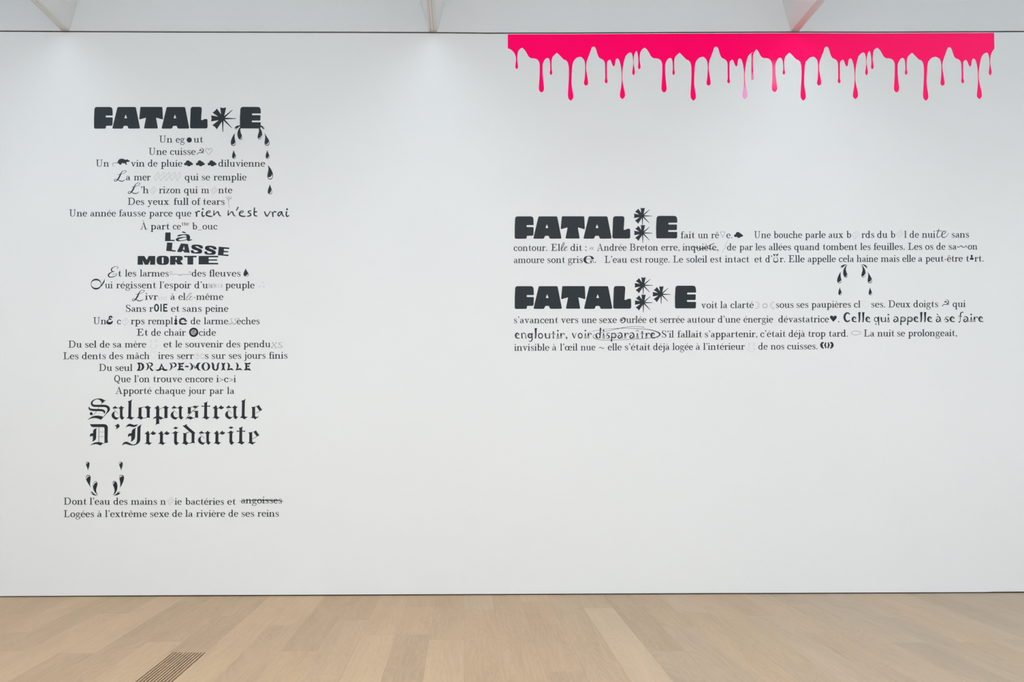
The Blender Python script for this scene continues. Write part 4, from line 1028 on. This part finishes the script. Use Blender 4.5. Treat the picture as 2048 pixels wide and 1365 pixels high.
def fat_e():
    s = Shape()
    rA.poly(s, cr([(1462,298),(1410,308),(1378,335),(1366,370),(1378,408),(1412,434),(1462,442),(1500,438),(1530,425),(1500,430),(1460,432),(1428,412),(1414,372),(1426,328),(1462,306),(1500,322),(1518,356),(1562,356),(1545,320),(1510,302)], 3, True))
    rA.line(s, [(1415,358,7),(1560,358,7)]); rA.dot(s, 1508, 408, 17); rA.st(s, [(1492,382,5),(1525,378,8),(1548,395,10),(1548,432,8)]); return s
def cat_o():
    s = Shape(); pts = [(107 + 42 * math.cos(a), 655 + 40 * math.sin(a), 14 + 10 * max(0, math.sin(a))) for a in [2 * math.pi * i / 24 for i in range(24)]]
    pts = [p for p in pts if not (p[1] < 628 and abs(p[0] - 107) < 22)]
    a0 = [-55 + 290 * i / 22 for i in range(23)]
    s.ribbon([(*r6.p([(107 + 42 * math.cos(math.radians(a)), 655 + 40 * math.sin(math.radians(a)))])[0], (10 + 13 * max(0, math.sin(math.radians(a)))) / 9.309) for a in a0])
    r6.poly(s, [(60,538),(85,550),(106,556),(128,550),(155,534),(150,562),(130,582),(112,562),(100,562),(82,584),(64,562)])
    r6.line(s, [(82,585,8),(88,600,6),(80,622,8)]); r6.line(s, [(130,585,8),(124,600,6),(134,622,8)]); return s
def pawn():
    s = Shape(); r7.dot(s, 1722, 553, 18); r7.poly(s, [(1710,565),(1734,565),(1738,588),(1706,588)]); r7.dot(s, 1706, 606, 18); r7.dot(s, 1740, 606, 18); r7.poly(s, [(1700,590),(1745,590),(1750,622),(1696,622)]); return s
line('right-hand line reading amoure sont grise, with an eared O and a small pawn', bl(1027, 526.6, 1967, 523.6), ('amoure', 1027.7, 1088.6), ('sont', 1094.9, 1129.9), ('gris', 1135.8, 1165.4), ('fat_letter', fat_e()), ('.', 1189.2, 1191.7), ('L’eau', 1209.3, 1253.8), ('est', 1261, 1284.2), ('rouge.', 1290, 1339), ('Le', 1346, 1366.3), ('soleil', 1372.8, 1414.3), ('est', 1420.4, 1443.8), ('intact', 1449.8, 1498.3),
     ('et', 1508.9, 1524.1), ('d’', 1530.7, 1544.2), ('eared_letter', cat_o()), ('r.', 1559.3, 1570.4), ('Elle', 1576.8, 1609.4), ('appelle', 1615.5, 1671.7), ('cela', 1677.7, 1708), ('haine', 1713.2, 1755.9), ('mais', 1761.8, 1798.8), ('elle', 1804.5, 1831.2), ('a', 1836.7, 1845), ('peut-être', 1851, 1925.6), ('t', 1932.2, 1938.3), ('pawn_mark', pawn()), ('rt.', 1948.8, 1967.1), group='lines of the right-hand text')
def moon(flip):
    c = rB; o = [(300,138),(345,140),(375,170),(380,210),(365,250),(330,270),(300,270),(335,250),(352,205),(340,165)]
    if flip: o = [(970 - a, b) for a, b in o]
    return Shape().ribbon([(a, b, .30) for a, b in cr(c.p(o), 3, True)], True)
def sun():
    pts = [(rB.ox + (488 + 38 * math.cos(a)) / rB.k, rB.oy + (215 + 38 * math.sin(a)) / rB.k, .5) for a in [2 * math.pi * i / 24 for i in range(24)]]
    s = Shape().ribbon(pts, True)
    for i in range(8):
        a = 2 * math.pi * i / 8; u = (math.cos(a), math.sin(a))
        rB.line(s, [(488 + 40 * u[0], 215 + 40 * u[1], 9), (488 + 56 * u[0], 215 + 56 * u[1], 3)])
    return s
line('right-hand line reading voit la clarté with a sun between two moons', bl(1402, 617.0, 1931, 614.5), ('voit', 1402.3, 1434.7), ('la', 1440.6, 1454.7), ('clarté', 1461, 1507.6), ('moon_mark', moon(False)), ('sun_mark', sun()), ('moon_mark', moon(True)), ('sous', 1552.1, 1587), ('ses', 1593.1, 1616.6), ('paupières', 1623, 1701.5), ('cl', 1707.9, 1721),
     ('faint_heart', heart(1724, 1739, 602.5, 617.5, .13), M_GRY), ('ses.', 1742.7, 1770.1), ('Deux', 1776.8, 1820.5), ('doigts', 1826.9, 1876), ('sickle_mark', hammer(1890.9, 606.5, 1.02)), ('qui', 1905.3, 1931), group='lines of the right-hand text')
def curl_o():
    s = Shape(); pts = [(148 + 44 * math.cos(a), 500 + 46 * math.sin(a), 14) for a in [2 * math.pi * i / 24 for i in range(24)]]
    s.ribbon(rC.w(pts), True); rC.st(s, [(150,455,6),(185,452,14),(202,480,18),(190,520,20),(165,540,12)]); rC.dot(s, 132, 495, 18); rC.st(s, [(132,495,12),(160,470,7),(150,440,5),(180,440,4)]); return s

# the spiky face, in units: x-height 100
FK = 1.14

FG = {}
def fgl(ch, adv):
    def deco(fn): s = Shape(); fn(s); FG[ch] = (adv, s); return fn
    return deco
def farc(s, cx, cy, rx, ry, a0, a1, w0, w1=None, n=20):
    w1 = w0 if w1 is None else w1
    s.ribbon([(cx + rx * math.cos(math.radians(a0 + (a1 - a0) * i / n)), cy + ry * math.sin(math.radians(a0 + (a1 - a0) * i / n)), FK * (w0 + (w1 - w0) * math.sin(math.pi * i / n))) for i in range(n + 1)])
def spikes(s, cx, cy, rx, ry, angs, l=12, w=9):
    for a in angs:
        c, d = math.cos(math.radians(a)), math.sin(math.radians(a))
        x, y = cx + rx * c, cy + ry * d; s.poly([(x - d * w / 2, y + c * w / 2), (x + c * l, y + d * l), (x + d * w / 2, y - c * w / 2)])
@fgl('e', 98)
def _(s): farc(s, 45, 52, 28, 42, 20, 300, 8, 24); ln(s, 18, 44, 66, 62, 8); cv(s, (66, 62, 8), (72, 76, 12), (62, 90, 12), (48, 96, 12)); cv(s, (54, 12, 18), (72, 4, 12), (84, 16, 6)); spikes(s, 45, 52, 34, 48, (80, 105, 130, 155, 180, 205, 230, 255, 280)); spikes(s, 70, 8, 2, 2, (290, 330), 16)
@fgl('n', 112)
def _(s): ln(s, 20, 98, 30, 0, 18, 22); cv(s, (30, 80, 8), (55, 98, 14), (80, 84, 14), (92, 50, 8)); s.poly([(80, 50), (96, 50), (108, 0), (80, 0)], [[(86, 36), (96, 36), (97, 26), (86, 26)], [(87, 18), (98, 18), (100, 8), (87, 8)]])
@fgl('g', 118)
def _(s): farc(s, 50, 50, 30, 36, 0, 360, 12, 20); s.disc(50, 50, 10); ln(s, 84, 98, 86, 20, 18); cv(s, (86, 30, 18), (88, -14, 18), (72, -46, 16), (48, -50, 12), (28, -32, 5)); spikes(s, 84, 80, 6, 6, (60, 30, 0, -30), 16)
@fgl('l', 62)
def _(s):
    s.poly([(12, 186), (52, 188), (46, 140), (44, 60), (36, 0), (18, 0), (24, 60)])
    for i in range(7): y = 170 - i * 24; s.poly([(26, y + 7), (6, y + 2), (26, y - 7)])
    bar(s, 10, 40, 0, 6)
@fgl('o', 112)
def _(s): farc(s, 50, 48, 34, 42, 0, 360, 14, 16); spikes(s, 50, 48, 40, 48, (0, 45, 90, 135, 180, 225, 270, 315), 12)
@fgl('u', 112)
def _(s):
    ln(s, 22, 96, 24, 40, 22); cv(s, (24, 50, 22), (28, 20, 20), (50, 6, 14), (76, 16, 10)); ln(s, 92, 98, 92, 0, 14, 22)
    for y in (92, 76, 60): s.poly([(14, y + 5), (2, y), (14, y - 5)])
    ln(s, 58, 88, 52, 50, 3)
@fgl('t', 92)
def _(s): bar(s, 40, 50, 60, 126); bar(s, 34, 58, 120, 127); s.poly([(34, 96), (58, 96), (58, 126), (52, 126), (52, 104), (40, 104), (40, 126), (34, 126)]); bar(s, 12, 80, 78, 86); ln(s, 46, 80, 46, 0, 10, 22); spikes(s, 46, 80, 30, 6, (0, 180, 160, 20), 12)
@fgl('i', 60)
def _(s, dotted=True):
    s.poly([(26, 100), (34, 100), (42, 60), (52, 0), (8, 0), (18, 60)], [[(20, 50), (38, 50), (39, 40), (18, 40)], [(16, 28), (42, 28), (44, 12), (14, 12)]])
    if dotted: s.disc(30, 140, 14); spikes(s, 30, 140, 12, 12, (90, 0, 180), 8)
G_i = Shape(); G_i.poly([(26, 100), (34, 100), (42, 60), (52, 0), (8, 0), (18, 60)], [[(20, 50), (38, 50), (39, 40), (18, 40)], [(16, 28), (42, 28), (44, 12), (14, 12)]]); ln(G_i, 0, 122, 30, 150, 6, 9); ln(G_i, 30, 150, 60, 122, 9, 6); FG['î'] = (66, G_i)
@fgl('r', 88)
def _(s): s.poly([(14, 100), (26, 96), (34, 100), (40, 0), (8, 0)], [[(18, 40), (32, 40), (33, 30), (17, 30)], [(15, 20), (34, 20), (35, 8), (14, 8)]]); cv(s, (32, 62, 6), (50, 90, 10), (68, 94, 12), (78, 74, 16)); spikes(s, 76, 78, 6, 6, (-60, -20), 14)
@fgl(',', 60)
def _(s): s.disc(30, 18, 12); cv(s, (36, 16, 12), (36, -4, 9), (22, -20, 4)); spikes(s, 30, 18, 10, 10, (90, 0, 180), 10)
@fgl('v', 112)
def _(s):
    ln(s, 18, 98, 54, 4, 20, 16); ln(s, 90, 100, 54, 4, 7, 10)
    for a in (0, 1, 2): s.poly([(16 + a * 10, 84 - a * 22), (4 + a * 10, 76 - a * 22), (20 + a * 10, 72 - a * 22)])
    s.disc(66, 84, 4); s.disc(58, 60, 3.5)
@fgl('d', 112)
def _(s): farc(s, 46, 46, 34, 42, 0, 360, 9, 13); ln(s, 90, 186, 82, 0, 24, 14); cv(s, (20, 60, 20), (28, 30, 14), (44, 10, 6)); spikes(s, 88, 184, 8, 4, (100, 40), 10)
@fgl('s', 84)
def _(s): cv(s, (72, 78, 8), (62, 96, 9), (40, 96, 10), (24, 76, 12), (40, 56, 16), (62, 38, 22), (62, 14, 18), (40, 0, 12), (16, 6, 8)); s.disc(16, 44, 9)
@fgl('p', 112)
def _(s): ln(s, 24, 100, 18, -50, 12, 22); farc(s, 58, 50, 38, 44, 140, -150, 12, 14); farc(s, 58, 46, 20, 24, -150, 130, 6, 7); bar(s, 6, 36, -56, -48)
@fgl('a', 112)
def _(s):
    cv(s, (14, 76, 6), (34, 98, 12), (62, 96, 18), (80, 70, 20), (86, 30, 8)); farc(s, 42, 28, 24, 26, 60, 380, 10, 18)
    s.poly([(70, 56), (92, 56), (100, 0), (70, 0)], [[(76, 46), (86, 46), (87, 34), (76, 34)], [(76, 24), (90, 24), (92, 8), (76, 8)]])
q = Shape().merge(FG['a'][1], ident); ln(q, 24, 154, 56, 122, 14, 8); FG['à'] = (112, q)
@fgl('q', 112)
def _(s): farc(s, 48, 50, 30, 42, 0, 360, 10, 12); ln(s, 88, 104, 92, -60, 24, 12); s.disc(44, -36, 10); spikes(s, 44, -36, 8, 8, (0, 90, 180, 270), 8); s.disc(70, 70, 11)
@fgl('f', 80)
def _(s): cv(s, (88, 178, 20), (66, 184, 16), (44, 160, 20), (40, 110, 14), (36, 50, 9), (34, 6, 12)); bar(s, 6, 70, 96, 103); bar(s, 6, 66, 116, 122); s.disc(20, -2, 13); cv(s, (34, 10, 8), (22, -2, 10))
@fgl('C', 130)
def _(s): farc(s, 66, 92, 48, 80, 40, 320, 12, 30); spikes(s, 66, 92, 56, 92, (50, 75, 100, 125, 150, 175, 200, 225, 250, 275, 300), 14, 10)
@fgl('.', 50)
def _(s): farc(s, 24, 20, 10, 12, 0, 360, 4, 5)
def fancy(text, x0, x1, base, xh):
    tmp = Shape(); x = 0
    for ch in text: tmp.merge(FG[ch][1], lambda a, b, x=x: (a + x, b)); x += FG[ch][0]
    a0, a1, _, _ = tmp.bounds(); k = (x1 - x0) / (a1 - a0)
    return Shape().merge(tmp, lambda a, b: (x0 + (a - a0) * k, base - b / 100.0 * xh))
line('right-hand line ending in spiky lettering Celle qui appelle à se faire', bl(1028, 647.0, 1680, 645.0), ('s’avancent', 1027.9, 1116.1), ('vers', 1122, 1156.5), ('une', 1163.1, 1193.1), ('sexe', 1198.5, 1233.8), ('curled_letter', curl_o()), ('urlée', 1252.6, 1292.9), ('et', 1298.9, 1314.4), ('serrée', 1320.2, 1369.2), ('autour', 1374.9, 1430), ('d’une', 1435.8, 1480.9), ('énergie', 1487, 1546.2), ('dévastatrice', 1556.7, 1658), ('heart_mark', heart(1660, 1673.4, 631.6, 644.3)), ('.', 1676, 1678.7),
     ('spiky_word', fancy('Celle', 1686.2, 1741, 644.7, 10.6)), ('spiky_word', fancy('qui', 1748, 1779.3, 644.7, 10.6)), ('spiky_word', fancy('appelle', 1786.5, 1864.5, 644.5, 10.6)), ('spiky_word', fancy('à', 1871.5, 1882.5, 644.4, 10.6)), ('spiky_word', fancy('se', 1888.5, 1910, 644.4, 10.6)), ('spiky_word', fancy('faire', 1916.8, 1966.5, 644.3, 10.6)), group='lines of the right-hand text')
c8 = Crop(1170, 640, 12.047)
ring = Shape(); c8.st(ring, [(80,296,2),(180,272,4),(330,250,6),(480,224,5),(700,209,6),(1000,204,7),(1300,215,9),(1550,240,13),(1720,285,20),(1802,342,34),(1770,395,22),(1650,430,12),(1400,456,8),(1000,475,8),(600,488,9),(380,485,10),(250,455,14),(195,415,14),(215,370,10),(290,338,6),(420,305,7),(600,255,8),(850,204,11),(1050,170,8),(1200,160,7),(1370,172,9),(1425,190,13)])
coffin = outline([(1703.2, 664.6), (1710.5, 661.9), (1720.8, 664.2), (1720.8, 668.3), (1710.8, 670.8), (1703.2, 668.6)], .5)
line('right-hand line starting with spiky lettering and a word ringed in ink', bl(1028, 677.0, 1914, 672.8), ('spiky_word', fancy('engloutir,', 1029.2, 1135.4, 677.6, 11.2)), ('spiky_word', fancy('voir', 1143.2, 1184.4, 677.4, 11.2)), ('spiky_word', fancy('disparaître.', 1190.8, 1316.4, 677.2, 11.2)), ('ink_ring', ring),
     ('S’il', 1323.9, 1347.6), ('fallait', 1354.8, 1404), ('s’appartenir,', 1409.7, 1514.5), ('c’était', 1520.7, 1571.1), ('déjà', 1577.2, 1610.1), ('trop', 1616.4, 1650.6), ('tard.', 1657.8, 1695.8), ('coffin_mark', coffin), ('La', 1727.6, 1748.8), ('nuit', 1754.8, 1788.6), ('se', 1794.4, 1810.2), ('prolongeait,', 1816.5, 1913.8), group='lines of the right-hand text')
def brackets():
    s = Shape(); c = rB
    for a, b, r in ((1600,942,20),(1586,968,22),(1582,992,20),(1596,1018,20),(1618,1038,16),(1622,936,14),(1604,990,14),
                    (1790,942,20),(1804,968,22),(1808,992,20),(1794,1018,20),(1772,1038,16),(1768,936,14),(1786,990,14),
                    (1668,942,14),(1662,968,17),(1664,1000,17),(1672,1028,16),(1650,985,12),(1722,942,14),(1728,968,17),(1726,1000,17),(1718,1028,16),(1740,985,12)): c.dot(s, a, b, r)
    return s
line('lowest right-hand line, reading invisible à l’œil nue, ending in blobby brackets', bl(1028, 702.0, 1636, 699.2), ('invisible', 1028.3, 1098.8), ('à', 1104.8, 1113.1), ('l’œil', 1119.9, 1155), ('nue', 1161.4, 1191), ('tilde_mark', word('~', 1197.8, 1208.7, 701.2)), ('elle', 1215.5, 1243.6), ('s’était', 1249.7, 1300.5), ('déjà', 1306.3, 1339.2), ('logée', 1345, 1386), ('à', 1391.7, 1400.5), ('l’intérieur', 1406.3, 1489.6), ('face_mark', face(1495.2, 1510.8, 685.6, 705.2), M_GRY), ('de', 1516.7, 1535.3), ('nos', 1541.5, 1568.3), ('cuisses.', 1574.5, 1634.7), ('bracket_marks', brackets()), group='lines of the right-hand text')

# ------------------------------------------------------------------ pink paint running down from the wall head
n1 = Crop(1008, 60, 9.1); n2 = Crop(1160, 60, 9.1); n3 = Crop(1440, 60, 9.1); n4 = Crop(1860, 60, 9.1)
# lower edge: plain points and drips.  A drip is ('D', [points]) whose first and last point lie on the edge.
PK = []
def edge(c, l, dx=0.0):
    for q in l:
        if q[0] == 'D': PK.append(('D', [(a + dx, b) for a, b in c.p(cr(q[1], 4))]))
        else:
            a, b = c.p([q])[0]; PK.append((a + dx, b))
edge(n1, [(66,335),(110,348),(150,375),(185,415), ('D', [(205,455),(216,500),(218,560),(209,630),(208,685),(221,705),(233,712),(244,702),(256,682),(254,640),(243,560),(243,480),(250,420)])])
def t_a(dx):    # peak ... first long drip ... second long drip
    edge(n1, [(264,378),(290,345),(325,324),(350,335),(380,368),(410,415),(438,470),(465,500),(500,516),(550,518),(590,528), ('D', [(622,553),(640,590),(649,640),(649,760),(644,900),(636,1010),(636,1085),(655,1120),(684,1137),(712,1118),(728,1075),(724,1010),(712,900),(703,780),(702,650),(715,590)]),
              (738,545),(762,518),(792,508),(815,518), ('D', [(830,548),(838,600),(841,720),(833,770),(838,805),(855,818),(872,805),(878,770),(868,720),(866,600),(872,530)]),
              (885,490),(915,455),(962,414),(1000,448),(1040,490),(1085,537),(1125,550), ('D', [(1158,585),(1175,650),(1181,740),(1180,860),(1172,1020),(1164,1150),(1168,1230),(1190,1268),(1215,1286),(1240,1268),(1261,1222),(1252,1140),(1236,1040),(1229,930),(1236,760),(1245,640),(1262,575)]),
              (1290,535),(1330,502),(1378,488),(1415,495)], dx)
def t_b(dx, last=True):
    edge(n2, [(40,508), ('D', [(72,540),(88,590),(93,660),(93,740),(90,820),(82,900),(72,960),(80,995),(108,1012),(138,998),(148,965),(140,890),(124,800),(113,720),(112,650),(122,580),(140,520)]),
              (165,455),(192,385),(210,325),(230,308),(250,303),(275,315),(292,350),(310,420),(330,475),(352,508),(395,528), ('D', [(430,552),(450,590),(456,640),(457,760),(458,880),(449,935),(462,960),(479,974),(495,958),(501,930),(491,880),(490,760),(490,640),(496,575)]),
              (520,552),(546,538),(562,560),(575,595), ('D', [(588,630),(600,652),(616,665),(628,652),(636,630),(640,590)]),
              (648,545),(662,520),(690,520),(708,538), ('D', [(725,580),(742,660),(754,760),(757,870),(755,960),(745,1060),(730,1140),(728,1215),(748,1240),(772,1260),(795,1240),(816,1210),(816,1140),(796,1050),(776,950),(770,870),(772,760),(785,650),(805,550)]),
              (828,480),(860,440),(895,412),(925,410)], dx)
def t_c(dx):
    edge(n2, [('D', [(944,430),(958,480),(966,550),(968,620),(960,700),(950,785),(962,810),(974,828),(988,808),(1000,772),(990,700),(978,620),(976,540),(984,470)]),
              (1002,410),(1025,378),(1040,400), ('D', [(1052,450),(1060,520),(1062,600),(1056,660),(1057,690),(1068,705),(1080,718),(1092,704),(1103,680),(1098,630),(1088,560),(1088,480),(1096,420)])], dx)
t_a(0.0); t_b(0.0); t_c(0.0)
# second run of the pattern (x offset between the repeats measured on the photograph)
t_a(245.2)
edge(n2, [(40,512), ], 245.2)
t_b_start = len(PK)
PK.pop()
t_b(245.0)
# its two last drips merge into one long thin one, then a sharp peak
PK_tail = PK[-1:]
edge(n3, [(562,428), ('D', [(572,440),(574,520),(573,640),(571,760),(568,850),(566,890),(575,908),(590,912),(606,906),(617,880),(612,830),(602,740),(598,620),(598,520),(602,460)]),
          (618,410),(640,378),(664,350),(682,370),(705,405),(735,465),(765,498),(800,512),(850,512),(885,522), ('D', [(918,545),(940,590),(950,640),(952,760),(950,900),(946,1010),(946,1080),(965,1112),(994,1130),(1022,1112),(1039,1070),(1034,1000),(1022,900),(1010,780),(1006,650),(1018,590)]),
          (1040,545),(1062,515),(1092,502),(1118,515), ('D', [(1136,550),(1146,600),(1150,720),(1140,770),(1146,800),(1161,812),(1176,800),(1184,770),(1173,720),(1168,600),(1175,530)]),
          (1188,485),(1218,452),(1262,410),(1300,442),(1345,492),(1385,532),(1420,545), ('D', [(1460,580),(1478,650),(1484,740),(1483,860),(1474,1020),(1466,1150),(1470,1230),(1492,1268),(1517,1284),(1540,1268),(1562,1222),(1554,1140),(1538,1040),(1531,930),(1538,760),(1546,640),(1562,575)])])
t_b_dx = 466.2
edge(n1, [(1290,533),(1330,500),(1378,487),(1415,494)], t_b_dx - 0.0)
t_b(466.0); t_c(466.0)
t_a(710.2)
edge(n4, [(140,500), ('D', [(175,525),(195,570),(205,640),(206,740),(202,840),(195,920),(190,965),(200,998),(228,1014),(256,1000),(266,965),(256,890),(240,800),(228,720),(224,650),(232,580),(252,515)]),
          (275,450),(300,385),(318,330),(338,315),(360,313),(382,328),(402,370),(420,430),(440,485),(468,515),(505,530), ('D', [(545,552),(562,590),(570,640),(574,760),(574,880),(568,935),(582,960),(598,974),(613,958),(619,930),(606,880),(602,760),(602,640),(607,580)]),
          (632,552),(656,544),(675,565),(690,600), ('D', [(704,635),(716,655),(731,668),(744,652),(752,630),(756,590)]),
          (764,545),(782,520),(805,522),(825,540), ('D', [(843,590),(860,670),(870,770),(874,870),(872,960),(864,1060),(856,1140),(854,1212),(875,1238),(901,1258),(924,1238),(942,1208),(940,1140),(920,1050),(898,950),(888,870),(888,760),(902,650),(920,550)]),
          (942,480),(975,440),(1012,415),(1045,414), ('D', [(1062,440),(1074,490),(1082,560),(1084,640),(1076,710),(1071,785),(1082,812),(1096,830),(1110,808),(1121,775),(1110,700),(1098,620),(1096,550),(1102,480),(1115,430)]),
          (1135,390),(1172,338)])
band_edge = []; drips = []
for q in PK:
    if q[0] == 'D':
        d = q[1]; band_edge += [d[0], d[-1]]; drips.append(d)
    else: band_edge.append(q)
# smooth only lightly: the plain points are already dense
xl, xr = 1015.6, 1988.2
top = [(x, TOPC(x) + 2.6) for x in (xr, 1860, 1750, 1590, 1400, 1280, 1150, xl)]
band_edge[0] = (xl, band_edge[0][1])
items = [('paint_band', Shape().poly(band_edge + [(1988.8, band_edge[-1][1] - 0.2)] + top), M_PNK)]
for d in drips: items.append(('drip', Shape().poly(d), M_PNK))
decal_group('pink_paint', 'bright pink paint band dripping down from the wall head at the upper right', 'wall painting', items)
